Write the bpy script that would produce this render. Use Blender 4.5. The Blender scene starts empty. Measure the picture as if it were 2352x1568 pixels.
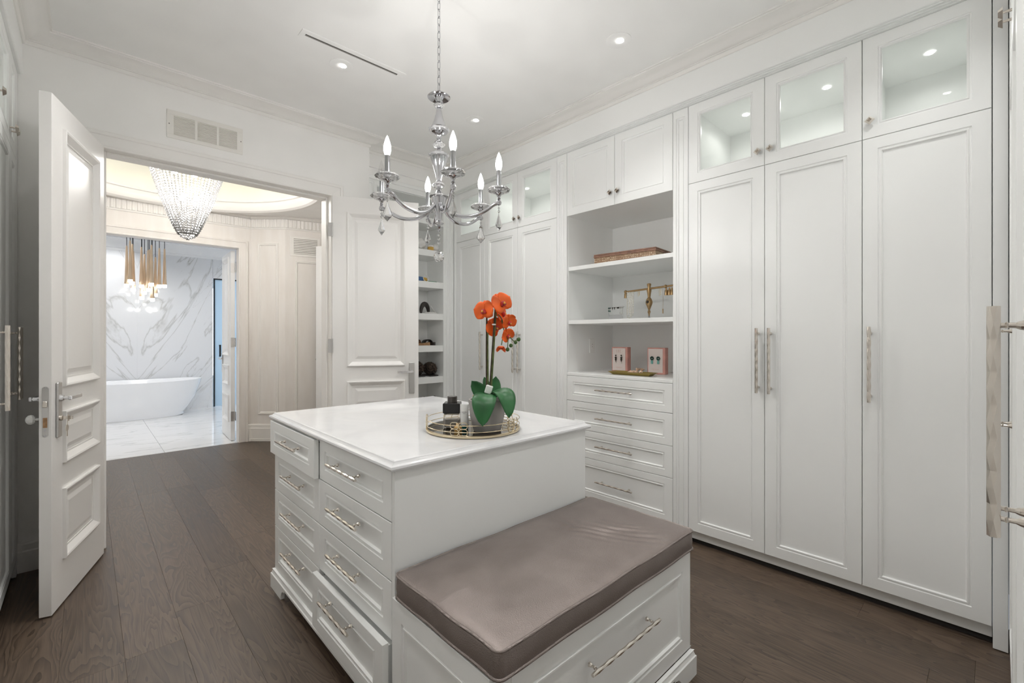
import bpy, bmesh, math, random
from mathutils import Vector, Matrix, noise
random.seed(7)
sc = bpy.context.scene
C = sc.collection
PI = math.pi

# ---------------------------------------------------------------- camera, world, exposure
TH = math.atan2(976, 1045.0)                      # the run of the left wall lies 43 degrees left of the view axis
cam = bpy.data.cameras.new('camera'); cam_o = bpy.data.objects.new('camera', cam); C.objects.link(cam_o)
cam.sensor_width = 36; cam.lens = 1045 / 2352 * 36; cam.shift_y = -11 / 2352; cam.clip_start = .01
cam_o.location = (0, 0, 1.30)
fwd = Vector((math.sin(TH), math.cos(TH), 0))
cam_o.rotation_euler = (PI/2, 0, math.atan2(-fwd.x, fwd.y))
sc.camera = cam_o
w = bpy.data.worlds.new('world'); sc.world = w; w.use_nodes = True
w.node_tree.nodes['Background'].inputs[0].default_value = (.75, .8, .9, 1); w.node_tree.nodes['Background'].inputs[1].default_value = .25
sc.view_settings.view_transform = 'Standard'; sc.view_settings.look = 'None'; sc.view_settings.gamma = 1
sc.view_settings.use_curve_mapping = False
sc.view_settings.exposure = 0.31
DOWN_W, BULB_E, BATH_W, PUCK_E, COVE_E, ROT_W = 23.5, 3.4, 31, 1.25, 1.5, 47   # lamp powers
try:
    sc.cycles.max_bounces = 12; sc.cycles.diffuse_bounces = 8; sc.cycles.glossy_bounces = 3
    sc.cycles.use_adaptive_sampling = True; sc.cycles.adaptive_threshold = .12; sc.cycles.adaptive_min_samples = 24
    sc.cycles.transmission_bounces = 7; sc.cycles.transparent_max_bounces = 12
    sc.cycles.caustics_reflective = False; sc.cycles.caustics_refractive = False; sc.cycles.sample_clamp_indirect = 6
except Exception: pass

# ---------------------------------------------------------------- materials (all node based)
M = {}
def nt(name):
    m = bpy.data.materials.new(name); m.use_nodes = True; M[name] = m
    N = m.node_tree.nodes; L = m.node_tree.links
    return m, N, L, N['Principled BSDF']
def add(N, t, **k):
    n = N.new(t)
    for a, b in k.items():
        if a.startswith('i_'): n.inputs[int(a[2:])].default_value = b
        else: setattr(n, a, b)
    return n
def ramp(N, stops):
    r = N.new('ShaderNodeValToRGB'); e = r.color_ramp.elements
    while len(e) < len(stops): e.new(.5)
    for i, (p, c) in enumerate(stops): e[i].position = p; e[i].color = (*c, 1)
    return r
def plain(name, col, rough=.5, metal=0, var=.03, scale=6, bump=0, bscale=200, **kw):
    m, N, L, b = nt(name)
    tc = add(N, 'ShaderNodeTexCoord'); no = add(N, 'ShaderNodeTexNoise'); no.inputs['Scale'].default_value = scale; no.inputs['Detail'].default_value = 0
    L.new(tc.outputs['Object'], no.inputs['Vector'])
    lo = tuple(max(0, c*(1-var)) for c in col); hi = tuple(min(1, c*(1+var)) for c in col)
    r = ramp(N, [(.3, lo), (.7, hi)]); L.new(no.outputs['Fac'], r.inputs[0]); L.new(r.outputs[0], b.inputs['Base Color'])
    b.inputs['Roughness'].default_value = rough; b.inputs['Metallic'].default_value = metal
    for k, v in kw.items(): b.inputs[k.replace('_', ' ')].default_value = v
    if bump:
        n2 = add(N, 'ShaderNodeTexNoise'); n2.inputs['Scale'].default_value = bscale; L.new(tc.outputs['Object'], n2.inputs['Vector'])
        bp = add(N, 'ShaderNodeBump'); bp.inputs['Strength'].default_value = bump; bp.inputs['Distance'].default_value = .002
        L.new(n2.outputs['Fac'], bp.inputs['Height']); L.new(bp.outputs[0], b.inputs['Normal'])
    return m
def glow(name, col, e):
    m, N, L, b = nt(name); b.inputs['Base Color'].default_value = (*col, 1); b.inputs['Roughness'].default_value = .4
    b.inputs['Emission Color'].default_value = (*col, 1); b.inputs['Emission Strength'].default_value = e
    return m
def clear(name, tint=(1, 1, 1), ior=1.45, rough=.0, gl=1.0):          # thin pane: fresnel mirror over clear
    m, N, L, b = nt(name); N.remove(b); out = N['Material Output']
    t = add(N, 'ShaderNodeBsdfTransparent'); t.inputs[0].default_value = (*tint, 1)
    g = add(N, 'ShaderNodeBsdfGlossy'); g.inputs['Roughness'].default_value = rough; g.inputs[0].default_value = (gl, gl, gl, 1)
    f = add(N, 'ShaderNodeFresnel'); f.inputs[0].default_value = ior
    gm = add(N, 'ShaderNodeNewGeometry'); nb = add(N, 'ShaderNodeMath', operation='SUBTRACT'); nb.inputs[0].default_value = 1; L.new(gm.outputs['Backfacing'], nb.inputs[1])
    fm = add(N, 'ShaderNodeMath', operation='MULTIPLY'); L.new(f.outputs[0], fm.inputs[0]); L.new(nb.outputs[0], fm.inputs[1])
    mx = add(N, 'ShaderNodeMixShader'); L.new(fm.outputs[0], mx.inputs[0]); L.new(t.outputs[0], mx.inputs[1]); L.new(g.outputs[0], mx.inputs[2])
    L.new(mx.outputs[0], out.inputs[0]); return m

plain('wall', (.885, .877, .86), .6, var=.01)
plain('ceiling', (.89, .887, .875), .7, var=.01)
plain('domepaint', (.76, .745, .69), .7, var=.02)
plain('trim', (.86, .845, .82), .4, var=.01)
plain('cabinet', (.885, .892, .882), .33, var=.012, scale=2)
plain('inside', (.885, .893, .883), .5, var=.01)
plain('island', (.89, .897, .887), .33, var=.012, scale=2)
plain('doorpaint', (.85, .835, .815), .35, var=.01, scale=2)
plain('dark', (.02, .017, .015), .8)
plain('nickel', (.72, .67, .61), .17, 1, var=.04)
plain('satin', (.62, .61, .60), .28, 1, var=.03)
plain('chrome', (.80, .80, .82), .07, 1, var=.02)
plain('greychrome', (.55, .55, .57), .10, 1, var=.02)
plain('brass', (.46, .31, .16), .38, 1, var=.1, scale=40)
plain('champagne', (.78, .66, .46), .2, 1, var=.05)
plain('cone', (.78, .60, .42), .38, 1, var=.05)
plain('whiteplastic', (.84, .84, .82), .35)
plain('cord', (.05, .05, .055), .4, .5)
plain('ventwhite', (.82, .80, .76), .45, var=.01)
plain('slotdark', (.06, .055, .05), .6)
plain('ventback', (.62, .60, .56), .6)
plain('slotgrey', (.30, .28, .26), .5)
plain('bathwhite', (.88, .885, .89), .5, var=.01)
plain('tub', (.90, .91, .93), .12, var=.005, Coat_Weight=.5)
plain('blackframe', (.02, .022, .025), .35, .4)
clear('glass', (.975, .985, .978)); clear('crystalpane', (.93, .93, .93), 2.0)
plain('mirror', (.34, .31, .28), .04, 1, var=.05, scale=12)
plain('pot', (.36, .34, .32), .85, var=.15, scale=18, bump=.5, bscale=60)
plain('soil', (.10, .07, .05), .9, var=.5, scale=60, bump=.8, bscale=80)
plain('leaf', (.022, .12, .035), .38, var=.25, scale=14)
plain('stem', (.09, .12, .03), .5, var=.4, scale=40)
plain('bud', (.05, .11, .02), .45, var=.3, scale=30)
plain('darkstem', (.05, .035, .02), .6, var=.3, scale=40)
plain('petal', (.86, .125, .008), .5, var=.2, scale=22)
plain('throat', (.45, .03, .03), .5, var=.3, scale=60)
plain('pollen', (.85, .45, .06), .5)
plain('ribbon', (.85, .85, .83), .45)
plain('capblack', (.015, .014, .015), .12)
plain('capgrey', (.10, .09, .085), .18, .6)
plain('blackplastic', (.02, .02, .022), .35)
plain('teal', (.01, .09, .085), .25)
plain('amber', (.55, .33, .10), .15)
plain('goldcap', (.75, .52, .28), .22, 1)
plain('pearl', (.85, .82, .74), .2, var=.04, Coat_Weight=.6)
plain('pink', (.68, .34, .29), .55, var=.08, scale=20)
plain('card', (.82, .72, .68), .6, var=.02)
plain('pinkink', (.72, .50, .44), .6)
plain('greenstone', (.03, .09, .075), .2, .2, var=.4, scale=200)
plain('aqua', (.20, .50, .46), .12)
plain('darkgem', (.06, .05, .04), .2, .4, var=.6, scale=200)
plain('olivegold', (.50, .38, .11), .35, .8, var=.08)
plain('shell', (.80, .58, .42), .5, var=.25, scale=60)
plain('reddish', (.26, .14, .095), .5, var=.2, scale=30)
plain('acrylic', (.85, .86, .88), .1, Transmission_Weight=.6)
plain('shoeblack', (.025, .02, .018), .45, var=.3, scale=30)
plain('shoebrown', (.17, .085, .045), .55, var=.3, scale=30)
plain('shoecork', (.38, .22, .11), .7, var=.2, scale=80)
plain('fur', (.055, .038, .028), .95, var=.75, scale=55)
plain('blue', (.06, .14, .30), .5); plain('yellow', (.62, .38, .08), .5); plain('green', (.03, .22, .10), .5)
plain('offwhite', (.74, .73, .71), .6, var=.04)
def bulbmat():                                                        # glowing clear bulb: the filament's light (a lamp inside) passes its glass
    m, N, L, b = nt('bulb'); N.remove(b); e = add(N, 'ShaderNodeEmission'); e.inputs[0].default_value = (1, .985, .965, 1); e.inputs[1].default_value = 6
    t = add(N, 'ShaderNodeBsdfTransparent'); a = add(N, 'ShaderNodeAddShader'); L.new(e.outputs[0], a.inputs[0]); L.new(t.outputs[0], a.inputs[1]); L.new(a.outputs[0], N['Material Output'].inputs[0])
bulbmat()
glow('lens', (1, .98, .95), 14)
glow('puck', (1, .99, .96), 12)
glow('cove', (.97, 1, .78), COVE_E)
glow('tip', (1, .96, .90), 9)
glow('core', (1, .97, .92), 6)
for n_ in ('lens', 'tip', 'core', 'bulb', 'puck'): M[n_].cycles.emission_sampling = 'NONE'
glow('backlight', (.74, .87, 1), 2.4)  # added glow that lights the frosted glass from behind

def glassy(name, ior=1.5, tint=(1, 1, 1)):
    m, N, L, b = nt(name); b.inputs['Base Color'].default_value = (*tint, 1); b.inputs['Roughness'].default_value = .0
    b.inputs['Transmission Weight'].default_value = .86; b.inputs['IOR'].default_value = ior
    no = add(N, 'ShaderNodeTexNoise'); no.inputs['Scale'].default_value = 40
    r = ramp(N, [(.2, (0, 0, 0)), (.8, (.02, .02, .02))]); L.new(no.outputs['Fac'], r.inputs[0]); L.new(r.outputs[0], b.inputs['Roughness']); return m
glassy('crystal', 1.52); glassy('perfume', 1.45, (.98, .93, .85))
def beadmat():                                                        # far strings of crystal: sparkle of mirror, clear and white
    m, N, L, b = nt('bead'); N.remove(b); out = N['Material Output']
    t = add(N, 'ShaderNodeBsdfTransparent'); g = add(N, 'ShaderNodeBsdfGlossy'); g.inputs['Roughness'].default_value = .05
    d = add(N, 'ShaderNodeBsdfTranslucent'); d.inputs[0].default_value = (.95, .94, .92, 1); f = add(N, 'ShaderNodeLayerWeight'); f.inputs[0].default_value = .55
    a = add(N, 'ShaderNodeMixShader'); L.new(f.outputs['Fresnel'], a.inputs[0]); L.new(t.outputs[0], a.inputs[1]); L.new(g.outputs[0], a.inputs[2])
    c = add(N, 'ShaderNodeMixShader'); c.inputs[0].default_value = .07; L.new(a.outputs[0], c.inputs[1]); L.new(d.outputs[0], c.inputs[2]); L.new(c.outputs[0], out.inputs[0])
beadmat()
def frosted():
    m, N, L, b = nt('frosted'); out = N['Material Output']; b.inputs['Base Color'].default_value = (.66, .74, .79, 1); b.inputs['Roughness'].default_value = .25
    no = add(N, 'ShaderNodeTexNoise'); no.inputs['Scale'].default_value = 3
    d = add(N, 'ShaderNodeBsdfTranslucent'); r = ramp(N, [(.3, (.72, .83, .90)), (.7, (.77, .86, .92))]); L.new(no.outputs['Fac'], r.inputs[0]); L.new(r.outputs[0], d.inputs[0])
    a = add(N, 'ShaderNodeMixShader'); a.inputs[0].default_value = .6; L.new(b.outputs[0], a.inputs[1]); L.new(d.outputs[0], a.inputs[2]); L.new(a.outputs[0], out.inputs[0])
frosted()
def woodfloor():
    m, N, L, b = nt('oak')
    g = add(N, 'ShaderNodeNewGeometry'); oi = add(N, 'ShaderNodeObjectInfo')
    off = add(N, 'ShaderNodeVectorMath', operation='MULTIPLY_ADD'); off.inputs[1].default_value = (1, 1, 1)
    sv = add(N, 'ShaderNodeVectorMath', operation='SCALE'); sv.inputs[0].default_value = (13.7, 41.3, 5.1); L.new(oi.outputs['Random'], sv.inputs['Scale'])
    L.new(g.outputs['Position'], off.inputs[0]); L.new(sv.outputs[0], off.inputs[2])
    mp = add(N, 'ShaderNodeMapping'); mp.inputs['Scale'].default_value = (5.2, .55, 1); L.new(off.outputs[0], mp.inputs[0])
    n1 = add(N, 'ShaderNodeTexNoise'); n1.inputs['Scale'].default_value = 1.5; n1.inputs['Detail'].default_value = 3; n1.inputs['Distortion'].default_value = .6; L.new(mp.outputs[0], n1.inputs['Vector'])
    mul = add(N, 'ShaderNodeMath', operation='MULTIPLY'); mul.inputs[1].default_value = 21; L.new(n1.outputs['Fac'], mul.inputs[0])
    fq = add(N, 'ShaderNodeMath', operation='FRACT'); L.new(mul.outputs[0], fq.inputs[0]); fr = add(N, 'ShaderNodeMath', operation='POWER'); fr.inputs[1].default_value = .6; L.new(fq.outputs[0], fr.inputs[0])
    mp2 = add(N, 'ShaderNodeMapping'); mp2.inputs['Scale'].default_value = (260, 7, 1); L.new(off.outputs[0], mp2.inputs[0])
    n2 = add(N, 'ShaderNodeTexNoise'); n2.inputs['Scale'].default_value = 1; n2.inputs['Detail'].default_value = 2; L.new(mp2.outputs[0], n2.inputs['Vector'])
    ad = add(N, 'ShaderNodeMath', operation='MULTIPLY_ADD'); ad.inputs[1].default_value = .8; L.new(n2.outputs['Fac'], ad.inputs[0]); L.new(fr.outputs[0], ad.inputs[2])
    r = ramp(N, [(.22, (.034, .0225, .0155)), (.50, (.078, .0535, .0370)), (.90, (.125, .088, .062))]); mrr = add(N, 'ShaderNodeMapRange'); mrr.inputs[2].default_value = 1.5; L.new(ad.outputs[0], mrr.inputs[0]); L.new(mrr.outputs[0], r.inputs[0])
    hs = add(N, 'ShaderNodeHueSaturation'); mr = add(N, 'ShaderNodeMapRange'); mr.inputs[3].default_value = .84; mr.inputs[4].default_value = 1.14
    L.new(oi.outputs['Random'], mr.inputs[0]); L.new(mr.outputs[0], hs.inputs['Value']); L.new(r.outputs[0], hs.inputs['Color']); L.new(hs.outputs[0], b.inputs['Base Color'])
    rr = add(N, 'ShaderNodeMapRange'); rr.inputs[3].default_value = .27; rr.inputs[4].default_value = .42; L.new(ad.outputs[0], rr.inputs[0]); L.new(rr.outputs[0], b.inputs['Roughness'])
    bp = add(N, 'ShaderNodeBump'); bp.inputs['Strength'].default_value = .10; bp.inputs['Distance'].default_value = .0015; L.new(ad.outputs[0], bp.inputs['Height']); L.new(bp.outputs[0], b.inputs['Normal'])
woodfloor()
def quartz():
    m, N, L, b = nt('quartz'); tc = add(N, 'ShaderNodeTexCoord')
    n1 = add(N, 'ShaderNodeTexNoise'); n1.inputs['Scale'].default_value = 3; n1.inputs['Detail'].default_value = 8; n1.inputs['Distortion'].default_value = 1.5; L.new(tc.outputs['Object'], n1.inputs['Vector'])
    r = ramp(N, [(.35, (.72, .72, .73)), (.55, (.765, .765, .77)), (.75, (.74, .735, .735))]); L.new(n1.outputs['Fac'], r.inputs[0]); L.new(r.outputs[0], b.inputs['Base Color'])
    b.inputs['Roughness'].default_value = .07
quartz()
def vein(N, L, vec, scale, width, dist, detail=6):                    # thin lines where a noise crosses its middle value
    n = add(N, 'ShaderNodeTexNoise'); n.inputs['Scale'].default_value = scale; n.inputs['Detail'].default_value = detail; n.inputs['Distortion'].default_value = dist; L.new(vec, n.inputs['Vector'])
    s = add(N, 'ShaderNodeMath', operation='SUBTRACT'); s.inputs[1].default_value = .5; L.new(n.outputs['Fac'], s.inputs[0])
    a = add(N, 'ShaderNodeMath', operation='ABSOLUTE'); L.new(s.outputs[0], a.inputs[0])
    mr = add(N, 'ShaderNodeMapRange'); mr.inputs[1].default_value = 0; mr.inputs[2].default_value = width; mr.inputs[3].default_value = 1; mr.inputs[4].default_value = 0; L.new(a.outputs[0], mr.inputs[0])
    return mr.outputs[0]
def marble_wall():
    m, N, L, b = nt('marblewall'); g = add(N, 'ShaderNodeNewGeometry'); sp = add(N, 'ShaderNodeSeparateXYZ'); L.new(g.outputs['Position'], sp.inputs[0])
    s = add(N, 'ShaderNodeMath', operation='SUBTRACT'); s.inputs[1].default_value = .615; L.new(sp.outputs['X'], s.inputs[0])
    a = add(N, 'ShaderNodeMath', operation='ABSOLUTE'); L.new(s.outputs[0], a.inputs[0])            # book-matched about the seam
    k = add(N, 'ShaderNodeMath', operation='MULTIPLY_ADD'); k.inputs[1].default_value = 1.75; L.new(a.outputs[0], k.inputs[0])
    ng = add(N, 'ShaderNodeMath', operation='MULTIPLY'); ng.inputs[1].default_value = -1; L.new(sp.outputs['Z'], ng.inputs[0]); L.new(ng.outputs[0], k.inputs[2])
    al = add(N, 'ShaderNodeMath', operation='MULTIPLY_ADD'); al.inputs[1].default_value = .55; L.new(sp.outputs['Z'], al.inputs[0]); L.new(a.outputs[0], al.inputs[2])
    cx = add(N, 'ShaderNodeCombineXYZ'); L.new(k.outputs[0], cx.inputs[0]); sc2 = add(N, 'ShaderNodeMath', operation='MULTIPLY'); sc2.inputs[1].default_value = .38; L.new(al.outputs[0], sc2.inputs[0]); L.new(sc2.outputs[0], cx.inputs[1])
    cx.inputs[2].default_value = 3.3
    v1 = vein(N, L, cx.outputs[0], 1.05, .014, .9, 7); v2 = vein(N, L, cx.outputs[0], 2.3, .007, 1.3, 7)
    mk = add(N, 'ShaderNodeTexNoise'); mk.inputs['Scale'].default_value = 1.6; L.new(cx.outputs[0], mk.inputs['Vector'])
    mm = add(N, 'ShaderNodeMapRange'); mm.inputs[1].default_value = .52; mm.inputs[2].default_value = .68; L.new(mk.outputs['Fac'], mm.inputs[0])
    p = add(N, 'ShaderNodeMath', operation='MULTIPLY'); L.new(v2, p.inputs[0]); L.new(mm.outputs[0], p.inputs[1])
    q = add(N, 'ShaderNodeMath', operation='MULTIPLY_ADD'); q.inputs[1].default_value = .75; L.new(v1, q.inputs[0]); L.new(p.outputs[0], q.inputs[2])
    r = ramp(N, [(0, (.80, .81, .825)), (.5, (.69, .695, .695)), (1, (.46, .47, .46))]); L.new(q.outputs[0], r.inputs[0]); L.new(r.outputs[0], b.inputs['Base Color'])
    b.inputs['Roughness'].default_value = .05
marble_wall()
def marble_floor():
    m, N, L, b = nt('marblefloor'); g = add(N, 'ShaderNodeNewGeometry'); oi = add(N, 'ShaderNodeObjectInfo')
    mp = add(N, 'ShaderNodeMapping'); mp.inputs['Scale'].default_value = (.55, 3.2, 1); mp.inputs['Rotation'].default_value = (0, 0, .1); L.new(g.outputs['Position'], mp.inputs[0])
    sv = add(N, 'ShaderNodeVectorMath', operation='SCALE'); sv.inputs[0].default_value = (9, 17, 3); L.new(oi.outputs['Random'], sv.inputs['Scale'])
    av = add(N, 'ShaderNodeVectorMath', operation='ADD'); L.new(mp.outputs[0], av.inputs[0]); L.new(sv.outputs[0], av.inputs[1])
    v1 = vein(N, L, av.outputs[0], 1.5, .018, .5, 6)
    r = ramp(N, [(0, (.84, .84, .84)), (1, (.62, .62, .62))]); L.new(v1, r.inputs[0]); L.new(r.outputs[0], b.inputs['Base Color']); b.inputs['Roughness'].default_value = .12
marble_floor()
def plaster():
    m, N, L, b = nt('plaster'); g = add(N, 'ShaderNodeNewGeometry'); mp = add(N, 'ShaderNodeMapping'); mp.inputs['Scale'].default_value = (5, 5, .9); L.new(g.outputs['Position'], mp.inputs[0])
    n = add(N, 'ShaderNodeTexNoise'); n.inputs['Scale'].default_value = 2.2; n.inputs['Detail'].default_value = 6; L.new(mp.outputs[0], n.inputs['Vector'])
    r = ramp(N, [(.25, (.80, .765, .73)), (.6, (.85, .825, .80)), (.8, (.87, .855, .84))]); L.new(n.outputs['Fac'], r.inputs[0]); L.new(r.outputs[0], b.inputs['Base Color']); b.inputs['Roughness'].default_value = .5
plaster()
def leather():
    m, N, L, b = nt('leather'); tc = add(N, 'ShaderNodeTexCoord')
    n = add(N, 'ShaderNodeTexNoise'); n.inputs['Scale'].default_value = 9; n.inputs['Detail'].default_value = 4; L.new(tc.outputs['Object'], n.inputs['Vector'])
    r = ramp(N, [(.3, (.235, .195, .180)), (.7, (.285, .240, .222))]); L.new(n.outputs['Fac'], r.inputs[0]); L.new(r.outputs[0], b.inputs['Base Color'])
    b.inputs['Roughness'].default_value = .40; b.inputs['Metallic'].default_value = .55; b.inputs['Coat Weight'].default_value = .12; b.inputs['Coat Roughness'].default_value = .3
    v = add(N, 'ShaderNodeTexVoronoi'); v.inputs['Scale'].default_value = 330; L.new(tc.outputs['Object'], v.inputs['Vector'])
    bp = add(N, 'ShaderNodeBump'); bp.inputs['Strength'].default_value = .5; bp.inputs['Distance'].default_value = .001; L.new(v.outputs['Distance'], bp.inputs['Height']); L.new(bp.outputs[0], b.inputs['Normal'])
leather()
def weave():
    m, N, L, b = nt('weave'); tc = add(N, 'ShaderNodeTexCoord'); mp = add(N, 'ShaderNodeMapping'); mp.inputs['Scale'].default_value = (75, 75, 75); L.new(tc.outputs['Object'], mp.inputs[0])
    v = add(N, 'ShaderNodeTexVoronoi'); v.inputs['Randomness'].default_value = .15; v.inputs['Scale'].default_value = 1; L.new(mp.outputs[0], v.inputs['Vector'])
    r = ramp(N, [(.42, (.66, .55, .38)), (.56, (.25, .14, .08))]); L.new(v.outputs['Distance'], r.inputs[0]); L.new(r.outputs[0], b.inputs['Base Color']); b.inputs['Roughness'].default_value = .5
weave()

# ---------------------------------------------------------------- mesh helpers
class MB:
    def __init__(s): s.v = []; s.f = []; s.m = []; s.cur = 0
    def mat(s, i): s.cur = i; return s
    def poly(s, pts):
        n = len(s.v); s.v += [tuple(p) for p in pts]; s.f.append(tuple(range(n, n+len(pts)))); s.m.append(s.cur); return s
    def box(s, x0, y0, z0, x1, y1, z1, c=0):
        if x0 > x1: x0, x1 = x1, x0
        if y0 > y1: y0, y1 = y1, y0
        if z0 > z1: z0, z1 = z1, z0
        c = min(c, (x1-x0)*.45, (y1-y0)*.45, (z1-z0)*.45)
        if c <= 0:
            n = len(s.v); s.v += [(x, y, z) for z in (z0, z1) for y in (y0, y1) for x in (x0, x1)]
            F = [(0, 2, 3, 1), (4, 5, 7, 6), (0, 1, 5, 4), (2, 6, 7, 3), (0, 4, 6, 2), (1, 3, 7, 5)]
            s.f += [tuple(n+i for i in f) for f in F]; s.m += [s.cur]*6; return s
        b = bmesh.new(); bmesh.ops.create_cube(b, size=1)
        for v in b.verts: v.co = Vector(((x0+x1)/2+v.co.x*(x1-x0), (y0+y1)/2+v.co.y*(y1-y0), (z0+z1)/2+v.co.z*(z1-z0)))
        bmesh.ops.bevel(b, geom=b.edges[:], offset=c, segments=1, affect='EDGES'); return s.bm(b)
    def bm(s, b):
        b.verts.index_update(); n = len(s.v); s.v += [tuple(v.co) for v in b.verts]
        for f in b.faces: s.f.append(tuple(n+v.index for v in f.verts)); s.m.append(s.cur)
        b.free(); return s
    def cyl(s, p0, p1, r0, r1=None, n=12, caps=True):
        return s.tube([p0, p1], [r0, r0 if r1 is None else r1], n, caps)
    def tube(s, pts, r, n=8, caps=True, closed=False, phase=0, twist=0, sq=None):
        P = [Vector(p) for p in pts]; K = len(P); R = r if isinstance(r, (list, tuple)) else [r]*K
        base = len(s.v); up = None
        for i in range(K):
            if closed: t = P[(i+1) % K]-P[i-1]
            else: t = P[min(i+1, K-1)]-P[max(i-1, 0)]
            t.normalize()
            if up is None:
                a = Vector((0, 0, 1)) if abs(t.z) < .9 else Vector((1, 0, 0)); up = (a-t*a.dot(t)).normalized()
            else:
                up = up-t*up.dot(t); up = up.normalized() if up.length > 1e-6 else Vector((1, 0, 0))
            sd = t.cross(up)
            for j in range(n):
                a = 2*PI*j/n+phase+twist*i; ca, sa = math.cos(a), math.sin(a)
                s.v.append(tuple(P[i]+(up*ca+sd*sa)*R[i]))
        for i in range(K if closed else K-1):
            for j in range(n):
                a = base+i*n+j; b2 = base+i*n+(j+1) % n; c = base+((i+1) % K)*n+(j+1) % n; d = base+((i+1) % K)*n+j
                s.f.append((a, b2, c, d)); s.m.append(s.cur)
        if caps and not closed:
            s.f.append(tuple(base+j for j in range(n))[::-1]); s.m.append(s.cur)
            s.f.append(tuple(base+(K-1)*n+j for j in range(n))); s.m.append(s.cur)
        return s
    def lathe(s, prof, n=24, c=(0, 0, 0), caps=True, a0=0, flat=False):
        base = len(s.v); K = len(prof)
        for (r, z) in prof:
            for j in range(n):
                a = a0+2*PI*j/n; s.v.append((c[0]+r*math.cos(a), c[1]+r*math.sin(a), c[2]+z))
        for i in range(K-1):
            for j in range(n):
                s.f.append((base+i*n+j, base+i*n+(j+1) % n, base+(i+1)*n+(j+1) % n, base+(i+1)*n+j)); s.m.append(s.cur)
        if caps:
            s.f.append(tuple(base+j for j in range(n))[::-1]); s.m.append(s.cur)
            s.f.append(tuple(base+(K-1)*n+j for j in range(n))); s.m.append(s.cur)
        return s
    def ball(s, c, r, n=10, k=6, sz=1):
        return s.lathe([(max(1e-4, r*math.sin(PI*i/k)), -sz*r*math.cos(PI*i/k)) for i in range(k+1)], n, c)
    def octa(s, c, r, h=None, n=4, a0=0):
        h = r if h is None else h; c = Vector(c); b = len(s.v)
        s.v += [tuple(c+Vector((0, 0, -h))), tuple(c+Vector((0, 0, h)))]+[tuple(c+Vector((r*math.cos(a0+2*PI*j/n), r*math.sin(a0+2*PI*j/n), 0))) for j in range(n)]
        for j in range(n):
            s.f += [(b, b+2+(j+1) % n, b+2+j), (b+1, b+2+j, b+2+(j+1) % n)]; s.m += [s.cur]*2
        return s
    def sweep(s, prof, path, closed=True):                             # prof (out, z) along a mitred floor-plan path, interior on the left
        P = [Vector((p[0], p[1])) for p in path]; K = len(P); base = len(s.v); q = len(prof)
        for i in range(K):
            e1 = (P[i]-P[i-1]).normalized() if (closed or i > 0) else None; e2 = (P[(i+1) % K]-P[i]).normalized() if (closed or i < K-1) else None
            if e1 is None: e1 = e2
            if e2 is None: e2 = e1
            n1 = Vector((-e1.y, e1.x)); n2 = Vector((-e2.y, e2.x)); mt = (n1+n2)/(1+n1.dot(n2))
            for (o, z) in prof: s.v.append((P[i].x+mt.x*o, P[i].y+mt.y*o, z))
        for i in range(K if closed else K-1):
            for j in range(q-1):
                a = base+i*q+j; b = base+((i+1) % K)*q+j; s.f.append((a, a+1, b+1, b)); s.m.append(s.cur)
        if not closed:
            s.f.append(tuple(base+j for j in range(q))); s.m.append(s.cur); s.f.append(tuple(base+(K-1)*q+j for j in range(q))[::-1]); s.m.append(s.cur)
        return s
    def xf(s, mtx, start=0):
        for i in range(start, len(s.v)): s.v[i] = tuple(mtx @ Vector(s.v[i]))
        return s
    def data(s, name, mats, smooth=None):
        me = bpy.data.meshes.new(name); me.from_pydata(s.v, [], s.f)
        for m in (mats if isinstance(mats, (list, tuple)) else [mats]): me.materials.append(M[m])
        me.polygons.foreach_set('material_index', s.m)
        b = bmesh.new(); b.from_mesh(me); bmesh.ops.recalc_face_normals(b, faces=b.faces); b.to_mesh(me); b.free()
        if smooth:
            me.polygons.foreach_set('use_smooth', [True]*len(me.polygons)); me.set_sharp_from_angle(angle=math.radians(smooth))
        me.update(); return me
    def build(s, name, mats, parent=None, loc=None, rot=None, smooth=None): return put(name, s.data(name, mats, smooth), parent, loc, rot)
def put(name, me, parent=None, loc=None, rot=None):
    o = bpy.data.objects.new(name, me); C.objects.link(o)
    if parent: o.parent = parent
    if loc: o.location = loc
    if rot: o.rotation_euler = rot
    return o
def tag(o, label, cat, group=None):
    o['label'] = label; o['category'] = cat
    if group: o['group'] = group
    return o
def thing(name, label, cat, loc=(0, 0, 0), rz=0, group=None):
    return tag(put(name, None, None, loc, (0, 0, rz)), label, cat, group)
def struct(o): o['kind'] = 'structure'; return o
def sroot(name, loc=(0, 0, 0), rz=0): return struct(put(name, None, None, loc, (0, 0, rz)))
def copy_tree(o, parent=None):
    c = o.copy(); C.objects.link(c); c.parent = parent
    for ch in [k for k in bpy.data.objects if k.parent == o]: copy_tree(ch, c)
    return c
def lamp(kind, name, parent, loc, watts, col=(1, .97, .93), **k):
    l = bpy.data.lights.new(name, kind); l.energy = watts; l.color = col
    for a, b in k.items(): setattr(l, a, b)
    return put(name, l, parent, loc)
CABP = [(0, 0), (.002, .005), (.007, .005), (.010, .0008), (.015, .0008), (.019, .009)]         # cabinet door profile
GLASP = [(0, 0), (.002, .004), (.006, .004), (.010, .0008), (.016, .006)]
PASSP = [(0, 0), (0, -.014), (.006, -.016), (.014, -.013), (.038, .006), (.046, .006), (.046, .010), (.060, .010), (.082, .003)]
def panel(mb, x0, z0, x1, z1, y, prof, sg=1, fill=True):
    R = [[(x0+i, y+sg*d, z0+i), (x1-i, y+sg*d, z0+i), (x1-i, y+sg*d, z1-i), (x0+i, y+sg*d, z1-i)] for i, d in prof]
    for a, b in zip(R, R[1:]):
        for j in range(4): mb.poly([a[j], a[(j+1) % 4], b[(j+1) % 4], b[j]])
    if fill: mb.poly(R[-1])
    return R[-1]
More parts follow.
